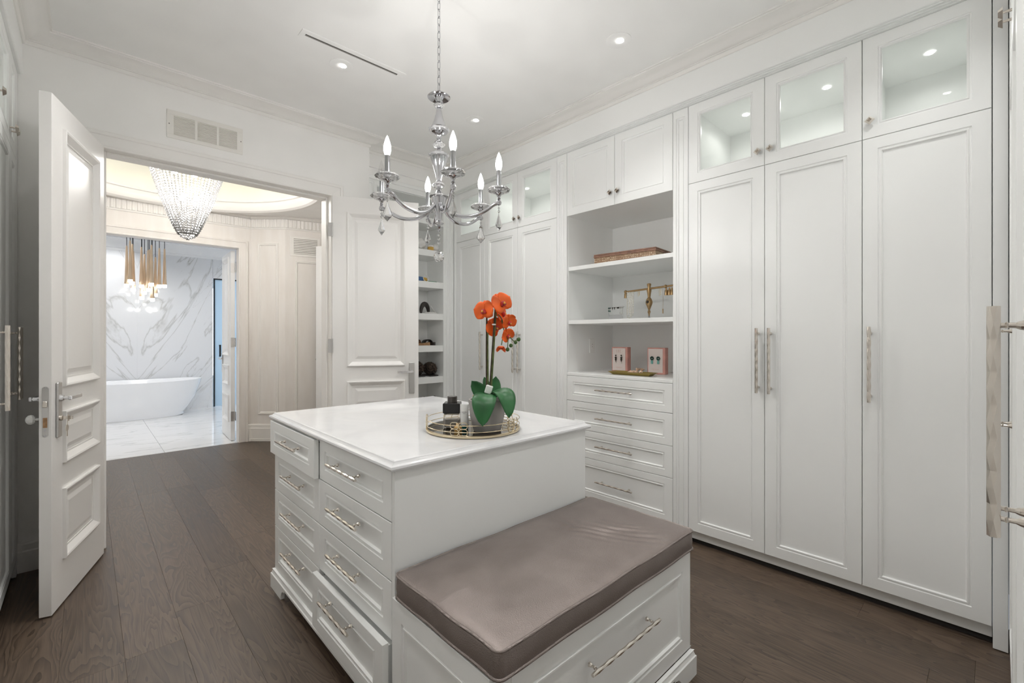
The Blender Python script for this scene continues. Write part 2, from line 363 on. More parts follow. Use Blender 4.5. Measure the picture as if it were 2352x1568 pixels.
def leaf(w, h, t, zs, st, prof=CABP, two=False, glass=False, c=.0015):
    """a framed leaf: stiles and rails round one or more moulded panels (zs); front at y=0 facing -y"""
    mb = MB()
    for y, sg in ((0, 1), (t, -1)):
        if y and not two:
            if glass:
                i = prof[-1][0]
                o = [(0, t, 0), (w, t, 0), (w, t, h), (0, t, h)]; n = [(st+i, t, zs[0][0]+i), (w-st-i, t, zs[0][0]+i), (w-st-i, t, zs[0][1]-i), (st+i, t, zs[0][1]-i)]
                for j in range(4): mb.poly([o[j], o[(j+1) % 4], n[(j+1) % 4], n[j]])
            else: mb.poly([(0, t, 0), (0, t, h), (w, t, h), (w, t, 0)])
            continue
        mb.poly([(c, y, c), (st, y, c), (st, y, h-c), (c, y, h-c)]); mb.poly([(w-st, y, c), (w-c, y, c), (w-c, y, h-c), (w-st, y, h-c)])
        e = [c]+[q for ab in zs for q in ab]+[h-c]
        for a, b in zip(e[::2], e[1::2]): mb.poly([(st, y, a), (w-st, y, a), (w-st, y, b), (st, y, b)])
        for a, b in zs:
            last = panel(mb, st, a, w-st, b, y, prof, sg, not glass)
            if glass:
                bk = [(p[0], t, p[2]) for p in last]
                for j in range(4): mb.poly([last[j], last[(j+1) % 4], bk[(j+1) % 4], bk[j]])
    yb = t-c if two else t
    f = [(c, 0, c), (w-c, 0, c), (w-c, 0, h-c), (c, 0, h-c)]; g = [(0, c, 0), (w, c, 0), (w, c, h), (0, c, h)]; k = [(0, yb, 0), (w, yb, 0), (w, yb, h), (0, yb, h)]
    for A, B in ((f, g), (g, k)):
        for j in range(4): mb.poly([A[j], A[(j+1) % 4], B[(j+1) % 4], B[j]])
    if two:
        f = [(c, t, c), (w-c, t, c), (w-c, t, h-c), (c, t, h-c)]
        for j in range(4): mb.poly([k[j], k[(j+1) % 4], f[(j+1) % 4], f[j]])
    return mb
_h = {}
def handle_mesh(L, r=None, off=.034):                                 # faceted bar pull on two posts, bar along local x
    k = ('h', round(L, 3)); r = r or (.0084 if .355 < L < .365 else .0060)
    if k not in _h:
        mb = MB(); n = max(4, round(L/.026)); 
        rings = []
        for i in range(n+1):
            x = -L/2+L*i/n; rings.append(x)
        b0 = len(mb.v)
        for i, x in enumerate(rings):
            for j in range(6):
                a = PI/3*j+(PI/6 if i % 2 else 0); q = r*(1.1 if i % 2 else .92); mb.v.append((x, -off+q*math.cos(a), q*math.sin(a)))
        for i in range(n):
            for j in range(6):
                p, q = b0+i*6+j, b0+i*6+(j+1) % 6; u = b0+(i+1)*6
                if i % 2 == 0: mb.f += [(p, q, u+j), (p, u+j, u+(j-1) % 6)]
                else: mb.f += [(p, q, u+(j+1) % 6), (p, u+(j+1) % 6, u+j)]
                mb.m += [0, 0]
        mb.f += [tuple(b0+j for j in range(6)), tuple(b0+n*6+j for j in range(6))[::-1]]; mb.m += [0, 0]
        for sx in (-1, 1):
            x = sx*(L/2-.042 if L < .33 else L/2-.03)
            mb.lathe([(.0075, 0), (.0065, .005), (.004, .010), (.0038, .018), (.0055, .020), (.0038, .022), (.0038, off)], 10); 
            st = len(mb.v)-70; mb.xf(Matrix.Translation((x, 0, 0)) @ Matrix.Rotation(PI/2, 4, 'X'), st)
        _h[k] = mb.data('handle', 'nickel')
    return _h[k]
def handle(parent, loc, L, vert=False): return put('handle', handle_mesh(L), parent, loc, (0, PI/2, 0) if vert else None)
def knob(parent, loc):
    if 'k' not in _h:
        mb = MB(); mb.cyl((0, 0, 0), (0, -.020, 0), .005, .004, 8); b = len(mb.v); r = .021
        mb.v += [(r, -.020, 0), (0, -.020, r), (-r, -.020, 0), (0, -.020, -r), (r*.55, -.031, 0), (0, -.031, r*.55), (-r*.55, -.031, 0), (0, -.031, -r*.55), (0, -.022, 0)]
        for j in range(4):
            k = (j+1) % 4; mb.f += [(b+j, b+k, b+4+k, b+4+j), (b+4+j, b+4+k, b+8)]; mb.m += [0, 0]
        mb.f.append((b+3, b+2, b+1, b)); mb.m.append(0)
        _h['k'] = mb.data('knob', 'nickel')
    return put('knob', _h['k'], parent, loc)
# ================================================================ THE ROOM
XR, XF, YD, YN, XL, XLF, YB, CZ = 2.76, 2.70, 3.69, 3.80, -.28, -.262, -.028, 2.995   # cabinet fronts, fascia, door wall, nook, left, near, ceiling
DX0, DX1, DZ = .072, 1.438, 2.437                                       # the double doorway
# ---- floor of wide oak boards
floor = struct(MB().box(-1.05, -.85, -.05, 3.0, 6.395, -.013).build('floor', 'dark'))
rnd = random.Random(3); x = -1.04; PWD = .192
while x < 2.9:
    y = -.84-rnd.random()*1.2
    while y < 6.39:
        L = rnd.choice((1.25, 1.55, 1.85, 2.15)); a, b = max(y, -.84), min(y+L, 6.39)
        if b-a > .03: MB().box(0, 0, 0, PWD-.0003, b-a-.0004, .013, .0006).build('plank', 'oak', floor, (x, a, -.013))
        y += L
    x += PWD
# ---- ceiling
mb = MB().box(-1.0, -.85, CZ, 3.5, YD+.18, CZ+.08).box(1.70, YD+.18, CZ, 3.5, 4.25, CZ+.08)
ceiling = struct(mb.build('ceiling', 'ceiling'))
# ---- walls of the dressing room
mb = MB().box(-1.0, YD, 0, DX0-.012, YD+.18, 3.05).box(DX1+.012, YD, 0, 1.77, YD+.18, 3.05).box(DX0-.012, YD, DZ+.012, DX1+.012, YD+.18, 3.05)
struct(mb.build('wall_front', 'wall'))
struct(MB().box(1.70, YD+.18, 0, 1.77, 4.17, 3.05).box(1.70, 4.13, 0, 3.5, 4.20, 3.05).build('wall_nook', 'wall'))
struct(MB().box(1.772, YN, 2.735, 2.735, YN+.06, 3.02).build('trim_12', 'wall'))
struct(MB().box(3.40, -.85, 0, 3.5, 4.25, 3.05).build('wall_right', 'wall'))
struct(MB().box(-1.05, -.85, 0, -.95, YD, 3.05).box(-.95, -.85, 0, XLF, .96, 3.05).build('wall_left', 'wall'))
struct(MB().box(-.95, -.85, 0, .57, -.75, 3.05).box(.57, -.80, 0, 3.4, -.72, 3.05).build('wall_back', 'wall'))
# ---- fascia over each cabinet run with its stepped underside, and the crown all round
fas = [(0, 2.94), (0, 2.760), (-.003, 2.757), (-.014, 2.757), (-.014, 2.752), (-.030, 2.752), (-.030, 2.748), (-.046, 2.748), (-.046, 2.745), (-.08, 2.745), (-.08, 2.94)]
struct(MB().sweep([(o, z) for o, z in fas]+[fas[0]], [(XF, YB-.3), (XF, YN+.05)], False).build('trim_1', 'cabinet'))
fl = [(0, 2.93), (0, 2.750), (-.006, 2.747), (-.06, 2.746), (-.06, 2.93)]
struct(MB().sweep(fl+[fl[0]], [(XLF, YD), (XLF, .94)], False).build('trim_2', 'cabinet'))
struct(MB().sweep(fl+[fl[0]], [(.57, YB+.012), (XF, YB+.012)], False).build('trim_3', 'cabinet'))
cr = [(-.004, 2.9182), (.006, 2.9182), (.010, 2.922), (.013, 2.934), (.013, 2.939), (.024, 2.939), (.024, 2.943), (.032, 2.944), (.042, 2.950), (.060, 2.962), (.080, 2.970), (.100, 2.9745), (.112, 2.976), (.112, 2.983), (.122, 2.983), (.122, 2.997)]
cr = [(o, z+.003) for o, z in cr]
room = [(XF, YB+.012), (XF, YN), (1.77, YN), (1.77, YD), (XLF, YD), (XLF, -.75), (.57, -.75), (.57, YB+.012)]
struct(MB().sweep(cr, room).build('trim_4', 'trim', smooth=25))
# ---- baseboards
bb = [(0, .16), (.008, .158), (.012, .150), (.012, .118), (.018, .112), (.018, 0)]
struct(MB().sweep(bb, [(DX0-.105, YD), (XL, YD)], False).build('baseboard_front', 'trim'))
struct(MB().sweep(bb, [(1.77, YD), (DX1+.105, YD)], False).build('baseboard_front_2', 'trim'))
# ---- casing and jambs of the double doorway
def casing(mb, x0, x1, z1, prof, Y, sg):
    R = [[(x0-o, Y+sg*t, 0), (x0-o, Y+sg*t, z1+o), (x1+o, Y+sg*t, z1+o), (x1+o, Y+sg*t, 0)] for o, t in prof]
    for a, b in zip(R, R[1:]):
        for j in range(3): mb.poly([a[j], a[j+1], b[j+1], b[j]])
    return mb
CASP = [(0, 0), (0, .012), (.004, .015), (.012, .015), (.018, .011), (.072, .017), (.076, .024), (.094, .026), (.098, .022), (.098, 0)]
mb = casing(MB(), DX0, DX1, DZ, CASP, YD, -1); casing(mb, DX0, DX1, DZ, CASP, YD+.18, 1)
for a, b in ((DX0-.012, DX0), (DX1, DX1+.012)): mb.box(a, YD, 0, b, YD+.18, DZ+.012)
mb.box(DX0, YD, DZ, DX1, YD+.18, DZ+.012)
for a, b in ((DX0, DX0+.014), (DX1-.014, DX1)): mb.box(a, YD+.055, 0, b, YD+.125, DZ, .003)
mb.box(DX0+.014, YD+.055, DZ-.014, DX1-.014, YD+.125, DZ, .003)
struct(mb.build('trim_5', 'trim', smooth=20))

# ---- passage doors
DZS = [(.215, .555), (.68, .93), (1.05, 2.30)]
def passage(name, hinge, dirv, w=.682, h=2.424, t=.045, mat='doorpaint'):
    o = struct(leaf(w, h, t, DZS, .112, PASSP, two=True, c=.0015).build(name, mat, None, (hinge[0], hinge[1], .008), (0, 0, math.atan2(dirv[1], dirv[0])), smooth=18))
    return o
def lockset(door, x, side, t, key=False, turn=False, sgn=-1):
    """escutcheon plate with lever on one face (side -1 front, +1 back); the lever points along sgn"""
    y = 0 if side < 0 else t; s = side
    pl = MB().box(x-.022, y, .815, x+.022, y+s*.010, 1.075, .003).build('lock_plate', 'satin', door)
    mb = MB().cyl((x, y+s*.010, 1.0), (x, y+s*.022, 1.0), .015, .013, 14).cyl((x, y+s*.022, 1.0), (x, y+s*.048, 1.0), .009, None, 10)
    mb.box(x-.010*sgn, y+s*.040, .990, x+sgn*.118, y+s*.054, 1.010, .003)
    mb.build('lever', 'chrome', pl)
    if turn: MB().cyl((x, y+s*.010, .905), (x, y+s*.035, .905), .006, None, 8).ball((x, y+s*.048, .905), .019, 10, 6, 1.2).build('thumbturn', 'whiteplastic', pl)
    if key:
        mb = MB().cyl((x, y+s*.010, .905), (x, y+s*.018, .905), .012, None, 12).box(x-.002, y+s*.018, .897, x+.002, y+s*.055, .913).box(x-.003, y+s*.040, .890, x+.018, y+s*.042, .920, .0008)
        mb.box(x+.004, y+s*.036, .868, x+.008, y+s*.038, .893); mb.lathe([(.002, -.0015), (.015, -.0015), (.015, .0015), (.002, .0015)], 14)
        st = len(mb.v)-56; mb.xf(Matrix.Translation((x+.006, y+s*.036, .858)) @ Matrix.Rotation(PI/2, 4, 'X'), st); mb.box(x+.001, y+s*.035, .818, x+.011, y+s*.037, .846)
        mb.build('key', 'nickel', pl)
    return pl
def hinges(door, zs, x, y):
    for z in zs:
        MB().box(x-.030, y-.003, z-.055, x-.001, y, z+.055).cyl((x, y-.004, z-.055), (x, y-.004, z+.055), .006, None, 8).build('hinge', 'satin', door)
dv = Vector((-.195, -.66)).normalized(); nv = Vector((-dv.y, dv.x))      # nv faces the room
nv = Vector((.959, -.283)); hp = Vector((.074, 3.650))-nv*.045
d1 = passage('door_1', hp, dv)
lockset(d1, .682-.060, 1, .045, key=True, sgn=-1); lockset(d1, .682-.060, -1, .045, turn=True, sgn=-1)
mb = MB(); P = [(.682, .0225+.0115*math.sin(a), .945+(.105 if math.cos(a) > -1e-6 else -.105)+.0115*math.cos(a)) for a in [i*PI/8 for i in range(16)]]
P2 = [(p[0]+.002, p[1], p[2]) for p in P]; mb.poly(P2)
for i in range(16): mb.poly([P[i-1], P[i], P2[i], P2[i-1]])
ed = mb.build('edge_plate', 'satin', d1)
MB().box(.684, .014, .965, .692, .031, .995, .003).build('latch', 'nickel', ed); MB().box(.6841, .015, .872, .6852, .030, .918).build('bolt', 'shoecork', ed)
for z in (1.055, .86, .835): MB().cyl((.684, .0225, z), (.6846, .0225, z), .0042, None, 10).build('screw', 'greychrome', ed)
d2 = passage('door_2', (1.436, 3.648), (.906, -.4235))
lockset(d2, .682-.058, -1, .045, sgn=-1); hinges(d2, (.30, 1.22, 2.15), 0, -.001)

# ================================================================ THE ROUND LOBBY BEYOND
RC = (.60, 5.10); SZ = 2.80
oct_ = [(1.50, 3.87), (1.62, 4.28), (2.38, 4.75), (2.38, 5.94), (1.81, 6.09), (1.50, 6.38), (-.10, 6.38), (-.41, 6.09), (-.98, 5.94), (-.98, 4.75), (-.22, 4.28), (-.10, 3.87)]
BX0, BX1, BZ, BY = .04, 1.362, 2.385, 6.38                              # bath doorway
def wallseg(name, a, b, z0, z1, mat, th=.12):
    A = Vector(a); B = Vector(b); e = (B-A).normalized(); n = Vector((e.y, -e.x))*th
    mb = MB(); q = [A, B, B+n, A+n]
    lo = [(p.x, p.y, z0) for p in q]; hi = [(p.x, p.y, z1) for p in q]
    mb.poly(lo); mb.poly(hi)
    for j in range(4): mb.poly([lo[j], lo[(j+1) % 4], hi[(j+1) % 4], hi[j]])
    return struct(mb.build(name, mat))
for k, (i, nm) in enumerate(((0, 'wall_lobby_south_east'), (1, 'wall_lobby_east_corner'), (2, 'wall_lobby_east'), (3, 'wall_lobby_north_east'), (4, 'wall_lobby_chamfer'), (6, 'wall_lobby_chamfer_west'), (7, 'wall_lobby_north_west'), (8, 'wall_lobby_west'), (9, 'wall_lobby_west_corner'), (10, 'wall_lobby_south_west'))):
    wallseg(nm, oct_[i], oct_[i+1], 0, SZ+.02, 'plaster')
struct(MB().box(-.14, BY, 0, BX0-.012, BY+.12, SZ+.2).box(BX1+.012, BY, 0, 1.54, BY+.12, SZ+.2).box(BX0-.012, BY, BZ+.012, BX1+.012, BY+.12, SZ+.2).build('wall_lobby_north', 'plaster'))
mb = casing(MB(), BX0, BX1, BZ, CASP, BY, -1)
for a, b in ((BX0-.012, BX0), (BX1, BX1+.012)): mb.box(a, BY, 0, b, BY+.12, BZ+.012)
mb.box(BX0, BY, BZ, BX1, BY+.12, BZ+.012); struct(mb.build('trim_6', 'plaster', smooth=20))
# base, picture-frame mouldings, fluted frieze
bt = [(0, .21), (.006, .21), (.012, .20), (.012, .165), (.018, .158), (.018, .03), (.028, .03), (.028, 0)]
struct(MB().sweep(bt, oct_[0:6]+[(BX1+.10, BY)], False).build('baseboard_lobby_east', 'trim'))
struct(MB().sweep(bt, [(BX0-.10, BY)]+oct_[6:12], False).build('baseboard_lobby_west', 'trim'))
FMP = [(0, 0), (0, -.008), (.006, -.012), (.014, -.008), (.022, -.012), (.030, -.004), (.036, 0)]
def wallframe(a, b, s0, s1, z0, z1):
    A = Vector(a); B = Vector(b); e = B-A; L = e.length
    mb = MB(); panel(mb, s0, z0, L-s1, z1, 0, FMP, 1, False)
    ang = math.atan2(-e.y, -e.x)                                           # interior on the left of a->b, so seen from inside b lies to the left
    o = mb.build('panel_moulding', 'trim', None, (B.x, B.y, 0), (0, 0, ang)); return o
frz = sroot('trim_7')
fp = [(0, 2.640), (.010, 2.640), (.014, 2.650), (.014, 2.658), (.006, 2.662), (.006, 2.765), (.020, 2.770), (.032, 2.785), (.040, 2.788), (.040, SZ), (0, SZ)]
MB().sweep(fp, oct_[1:11], False).build('frieze_band', 'trim', frz, smooth=20)
rib = MB(); K = 6
for i in range(K):
    a, b = PI*i/K, PI*(i+1)/K
    rib.poly([(.016*math.cos(a), -.006-.012*math.sin(a), 2.662), (.016*math.cos(b), -.006-.012*math.sin(b), 2.662), (.016*math.cos(b), -.006-.012*math.sin(b), 2.764), (.016*math.cos(a), -.006-.012*math.sin(a), 2.764)])
ribm = rib.data('flute', 'trim', 40)
for i in (2, 3, 4, 5):
    A, B = Vector(oct_[i]), Vector(oct_[i+1]); e = B-A; n = int(e.length/.044)
    for j in range(n):
        p = A+e*((j+.5)/n)
        if i == 5 and p.x < -.02 or i == 2 and j < n-8: continue
        put('flute', ribm, frz, (p.x, p.y, 0), (0, 0, math.atan2(-e.y, -e.x)))
for i, s0, s1 in ((4, .085, .085), (3, .11, .03)):
    o = wallframe(oct_[i], oct_[i+1], s0, s1, .33, 2.47 if i == 4 else 2.26)
    o.name = 'trim_8' if i == 4 else 'trim_9'; struct(o)
# soffit with its round opening, ring moulding, dome, cove light
mb = MB(); n = 64; RR = 1.25
def rect_pt(a):
    c, s_ = math.cos(a), math.sin(a); t = min((2.55-RC[0])/c if c > 1e-6 else (-1.15-RC[0])/c if c < -1e-6 else 9, (6.48-RC[1])/s_ if s_ > 1e-6 else (3.78-RC[1])/s_ if s_ < -1e-6 else 9); return (RC[0]+c*t, RC[1]+s_*t)
for j in range(n):
    a, b = 2*PI*j/n, 2*PI*(j+1)/n; p, q = rect_pt(a), rect_pt(b)
    i0 = (RC[0]+RR*math.cos(a), RC[1]+RR*math.sin(a)); i1 = (RC[0]+RR*math.cos(b), RC[1]+RR*math.sin(b))
    mb.poly([(*i0, SZ), (*i1, SZ), (*q, SZ), (*p, SZ)])
struct(mb.build('ceiling_lobby', 'ceiling'))
prof = [(1.30, 2.80), (1.262, 2.80), (1.258, 2.778), (1.246, 2.778), (1.240, 2.752), (1.205, 2.752), (1.180, 2.768), (1.166, 2.80), (1.163, 2.83), (1.172, 2.858), (1.150, 2.862), (1.150, 2.882), (1.165, 2.888), (1.19, 2.870), (1.26, 2.862)]
struct(MB().lathe(prof, 96, (RC[0], RC[1], 0), False).build('trim_10', 'trim', smooth=30))
dome = [(1.285, 2.80)]+[(1.285*math.cos(t*PI/2/14)**.8 if t < 14 else .001, 2.90+.52*math.sin(t*PI/2/14)) for t in range(15)]
struct(MB().lathe(dome, 72, (RC[0], RC[1], 0), False).build('ceiling_dome', 'domepaint', smooth=60))
cv = tag(MB().lathe([(1.235, 2.876), (1.20, 2.879)], 36, (RC[0], RC[1], 0), False).build('cove_light', 'cove'), 'yellow-green light strip hidden behind the dome ring', 'light')
# air vent high on the lobby wall and the leaf of another door
A, B = Vector(oct_[3]), Vector(oct_[4]); e = (B-A); ang = math.atan2(-e.y, -e.x)
v2 = thing('wall_vent', 'cream louvred air vent high on the lobby wall', 'vent', (B.x, B.y, 0), ang)
MB().box(.055, -.008, 2.315, .40, 0, 2.565, .002).build('frame', 'trim', v2)
MB().box(.095, -.009, 2.345, .37, -.0075, 2.535).build('backing', 'slotgrey', v2)
sl = MB().box(0, -.016, 0, .275, -.008, .013, .001).data('slat', 'trim')
for k in range(9): put('slat', sl, v2, (.095, 0, 2.348+k*.0208))
d4 = passage('door_4', (2.34, 5.58), (-.50, .68), .62, 2.43, mat='bathwhite')
d4.location = (2.51, 5.40, .008)
lockset(d4, .62-.05, -1, .045, turn=True, sgn=1)

# ================================================================ THE BATHROOM
BYF = 9.88
bfloor = struct(MB().box(-1.8, BY+.015, -.05, 3.4, 11.3, -.010).build('floor_bath', 'whiteplastic'))
for x0 in (-1.76, -.56, .64, 1.84):
    for y0, y1 in ((BY+.016, 9.05), (9.05, 11.2)):
        MB().box(0, 0, 0, 1.197 if x0 < 1.8 else 1.5, y1-y0-.003, .010, .0008).build('tile', 'marblefloor', bfloor, (x0, y0, -.010))
struct(MB().box(-1.8, BY+.12, 2.95, 3.4, 11.3, 3.02).build('ceiling_bath', 'bathwhite'))
struct(MB().box(-1.9, BY+.12, 0, -1.8, 11.3, 3.0).build('wall_bath_west', 'bathwhite'))
struct(MB().box(3.3, BY+.12, 0, 3.4, 11.3, 3.0).build('wall_bath_east', 'bathwhite'))
struct(MB().box(-1.8, BY+.12, 0, -.14, BY+.2, 3.0).box(1.54, BY+.12, 0, 3.3, BY+.2, 3.0).box(-.14, BY+.12, BZ+.2, 1.54, BY+.2, 3.0).build('wall_bath_south', 'bathwhite'))
bw = struct(MB().box(-1.8, BYF+.02, 0, 1.69, BYF+.10, 2.95).box(1.69, BYF+.02, 2.38, 3.3, BYF+.10, 2.95).build('wall_bath_north', 'bathwhite'))
for x0, x1 in ((-.785, .6149), (.6151, 1.69), (-1.8, -.7851)): MB().box(x0, BYF, 0, x1, BYF+.02, 2.74, .001).build('marble_slab', 'marblewall', bw)
MB().box(1.693, BYF, 2.375, 3.3, BYF+.02, 2.74).build('marble_slab', 'marblewall', bw)
struct(MB().box(-1.8, 11.2, 0, 3.4, 11.3, 3.0).build('wall_shower', 'bathwhite'))
bc = [(0, 2.72), (.012, 2.72), (.014, 2.76), (.03, 2.765), (.07, 2.85), (.12, 2.90), (.15, 2.905), (.15, 2.955)]
struct(MB().sweep(bc, [(3.3, BYF), (-1.8, BYF)], False).build('trim_11', 'bathwhite', smooth=25))
w1 = sroot('added_window_1', (2.2, 11.19, 0))  # unseen window, added to backlight the frosted glass
MB().box(-.45, -.005, .5, .75, 0, 2.3).build('pane', 'backlight', w1)
mb = MB()
for b in ((-.5, .45, -.45, 2.35), (.75, .45, .8, 2.35), (-.45, .45, .75, .5), (-.45, 2.3, .75, 2.35)): mb.box(b[0], -.03, b[1], b[2], 0, b[3], .002)
mb.build('window_frame', 'whiteplastic', w1)
sd = sroot('door_5', (1.705, BYF+.005, 0))
mb = MB().box(0, 0, .01, .022, .03, 2.375).box(.022, 0, 2.353, 1.5, .03, 2.375); mb.build('frame', 'blackframe', sd)
MB().box(.022, .010, .02, .72, .018, 2.353).build('pane', 'frosted', sd); MB().box(.724, .010, .02, 1.5, .018, 2.353).build('pane', 'frosted', sd)
MB().box(.085, -.02, .93, .115, -.012, 1.15, .003).box(.085, -.014, .93, .115, .01, .945).box(.085, -.014, 1.135, .115, .01, 1.15).build('pull_handle', 'blackframe', sd)
d3 = passage('door_3', (1.352, BY+.145), (.045, 1), .66, 2.365, mat='bathwhite')
hinges(d3, (.30, 1.22, 2.15), 0, -.001); lockset(d3, .60, 1, .045, sgn=-1)
MB().box(-.0022, .012, .24, -.0005, .045, .36).box(-.0022, .012, 1.16, -.0005, .045, 1.28).box(-.0022, .012, 2.09, -.0005, .045, 2.21).build('hinge_leaf', 'satin', d3)
# freestanding tub
tub = thing('bathtub', 'white oval freestanding bathtub before the marble wall', 'bathtub', (.56, 9.42, .001))
mb = MB(); prof = [(.62, .0, .27), (.64, .015, .275), (.63, .05, .27), (.70, .14, .30), (.79, .30, .345), (.85, .46, .375), (.885, .578, .40), (.88, .583, .396), (.85, .575, .37), (.80, .42, .33), (.66, .20, .26), (.50, .14, .20)]
n = 48; base = 0
for rx, z, ry in prof:
    for j in range(n):
        a = 2*PI*j/n; c, s_ = math.cos(a), math.sin(a); mb.v.append((rx*math.copysign(abs(c)**.9, c), ry*math.copysign(abs(s_)**.9, s_), z+(.012*c*c if z > .3 else 0)))
for i in range(len(prof)-1):
    for j in range(n): mb.f.append((i*n+j, i*n+(j+1) % n, (i+1)*n+(j+1) % n, (i+1)*n+j)); mb.m.append(0)
mb.f.append(tuple(range(n))[::-1]); mb.m.append(0); mb.f.append(tuple((len(prof)-1)*n+j for j in range(n))); mb.m.append(0)
mb.build('basin', 'tub', tub, smooth=45)
MB().lathe([(.035, 0), (.033, .006), (.001, .008)], 16, (0, 0, .14)).build('drain', 'chrome', tub, smooth=40)
# cluster of bronze cone pendants over the tub
pc = thing('pendant_cluster', 'cluster of slender bronze cone pendants over the bathtub', 'pendant light', (.70, 9.20, 2.95))
MB().lathe([(.30, 0), (.30, -.03), (.001, -.03)], 32).build('canopy', 'chrome', pc, smooth=40)
pend = [(291, 655), (304, 650), (306, 665), (326, 684), (332, 672), (343, 660), (348, 653), (350, 688), (357, 677), (366, 657), (378, 657), (299, 645), (325, 657), (340, 665)]
prr = random.Random(5)
for k, (u, v) in enumerate(pend):
    a = (u-1176)/1045; dy = prr.uniform(-.22, .22); y = 9.20+dy; S, Cc = math.sin(TH), math.cos(TH); d = y/(Cc-S*a); px = d*(S+Cc*a); pz = 1.30+(773-v)*d/1045
    lx, ly, lz = px-.70, dy, pz-2.95
    o = MB().lathe([(.008, .615), (.012, .60), (.026, .10), (.031, .03), (.031, .02)], 14).build('cone', 'cone', pc, (lx, ly, lz), smooth=40)
    MB().cyl((0, 0, .612), (0, 0, -lz-.03), .0045, None, 6).build('rod', 'cord', o)
    MB().lathe([(.029, .02), (.029, -.02), (.020, -.028), (.001, -.028)], 12).build('tip', 'tip', o, smooth=50)
# bath ceiling spots; all but the one by the pendants are added fill
for k, (x, y) in enumerate(((-.9, 7.6), (.55, 7.6), (2.1, 7.6), (-.4, 9.35), (.31, 9.45), (2.0, 9.0))):
    t = thing('recessed_light', ('added unseen bathroom downlight by the doorway, left', 'added unseen bathroom downlight by the doorway, middle', 'added unseen bathroom downlight by the doorway, right', 'added unseen bathroom downlight over the left end of the tub', 'white recessed downlight in the bathroom ceiling near the pendants', 'added unseen bathroom downlight by the frosted glass door')[k], 'downlight', (x, y, 2.95), 0, 'bathroom ceiling downlights')
    MB().lathe([(.055, 0), (.055, -.004), (.040, -.004), (.036, 0)], 20, caps=False).build('trim_ring', 'whiteplastic', t); MB().lathe([(.036, -.001), (.001, -.001)], 16, caps=False).build('lens', 'lens', t)
    lamp('SPOT', 'spot', t, (0, 0, -.01), BATH_W, (1, .99, .98), spot_size=2.5, spot_blend=.8, shadow_soft_size=.05)
# crystal chandelier of the lobby
cc = thing('crystal_chandelier', 'large bell of strung clear crystal beads under the lobby dome', 'chandelier', (.66, 4.98, 2.0))
MB().lathe([(.20, 1.40), (.20, 1.36), (.001, 1.36)], 24).cyl((0, 0, .98), (0, 0, 1.38), .02, None, 10).build('canopy', 'chrome', cc, smooth=40)
TOPZ, BOTZ, RT = .98, .20, .33
def rad(z): t = (z-BOTZ)/(TOPZ-BOTZ); return RT*(.17+.83*max(0, t)**.80) if t > 0 else .02
MB().lathe([(RT+.006, TOPZ), (RT+.006, TOPZ+.025), (RT-.012, TOPZ+.025), (RT-.012, TOPZ), (RT+.006, TOPZ)], 40, caps=False).build('top_ring', 'chrome', cc, smooth=40)
for s_ in range(52):
    a = 2*PI*s_/52; mb = MB(); z = TOPZ-.01; k = 0
    while z > BOTZ+.01:
        r = rad(z); mb.octa((r*math.cos(a), r*math.sin(a), z), .0108, .0108, 5, s_*.7+k*1.3); z -= .0208; k += 1
    mb.build('bead_string', 'bead', cc)
mb = MB()
for rg, zz in ((.05, BOTZ), (.028, BOTZ-.012), (.008, BOTZ-.022)):
    for j in range(max(3, int(rg*220))): a = 2*PI*j/max(3, int(rg*220)); mb.octa((rg*math.cos(a), rg*math.sin(a), zz), .012, .012, 5, j)
mb.build('bead_tip', 'bead', cc)
for j in range(9):
    a = 2*PI*j/6 if j < 6 else 2*PI*j/3; rr_, zz = (.15, .80) if j < 6 else (.07, .55)
    MB().ball((0, 0, 0), .022, 10, 6).build('bulb', 'core', cc, (rr_*math.cos(a), rr_*math.sin(a), zz), smooth=60)
lamp('POINT', 'glow', cc, (0, 0, .66), ROT_W, (1, .97, .94), shadow_soft_size=.16)
# ================================================================ FITTED CABINETS
ZB, ZS, ZT, DTH = .090, 2.2565, 2.744, .022
def lower_door(t, x, wd, hs, L=.362, zc=1.167, mat='cabinet'):
    d = leaf(wd-.003, ZS-.0015-ZB, DTH, [(.055, ZS-ZB-.055)], .058).build('door', mat, t, (x+.0015, -DTH, ZB))
    hx = wd-.003-.030 if hs > 0 else .030
    handle(d, (hx, 0, zc-ZB), L, True); return d
def upper_door(t, x, wd, hs, glass=True, z0=ZS+.0015, mat='cabinet'):
    h = ZT-z0
    d = leaf(wd-.003, h, DTH, [(.055, h-.055)], .058, GLASP if glass else CABP, glass=glass).build('door', mat, t, (x+.0015, -DTH, z0))
    if glass: MB().box(.071, .009, .069, wd-.003-.071, .013, h-.069).build('pane', 'glass', d)
    knob(d, (wd-.003-.030 if hs > 0 else .030, 0, 2.337-z0)); return d
def carcass(t, W, D, xs, mat='cabinet', z0=ZB):
    """closed white box with an upper compartment; xs are the dividers of that compartment"""
    mb = MB().mat(0)
    mb.box(0, .001, z0, .018, D, ZT).box(W-.018, .001, z0, W, D, ZT).box(.018, D-.012, z0, W-.018, D, ZT).box(.018, .001, z0, W-.018, D-.012, z0+.018).box(.018, .001, ZT-.014, W-.018, D-.012, ZT).box(.018, .001, ZS-.014, W-.018, D-.012, ZS)
    for x in xs: mb.box(x-.009, .001, ZS, x+.009, D-.012, ZT-.014)
    return mb.build('carcass', 'inside', t)
def plinth(t, W, mat='cabinet', D=.60, rec=.018):
    MB().box(0, rec, .028, W, D, ZB-.001, .001).build('plinth', mat, t); MB().box(0, rec+.012, .001, W, D, .028).build('toe_shade', 'dark', t)  # near-black box painted as the shadow line below the plinth
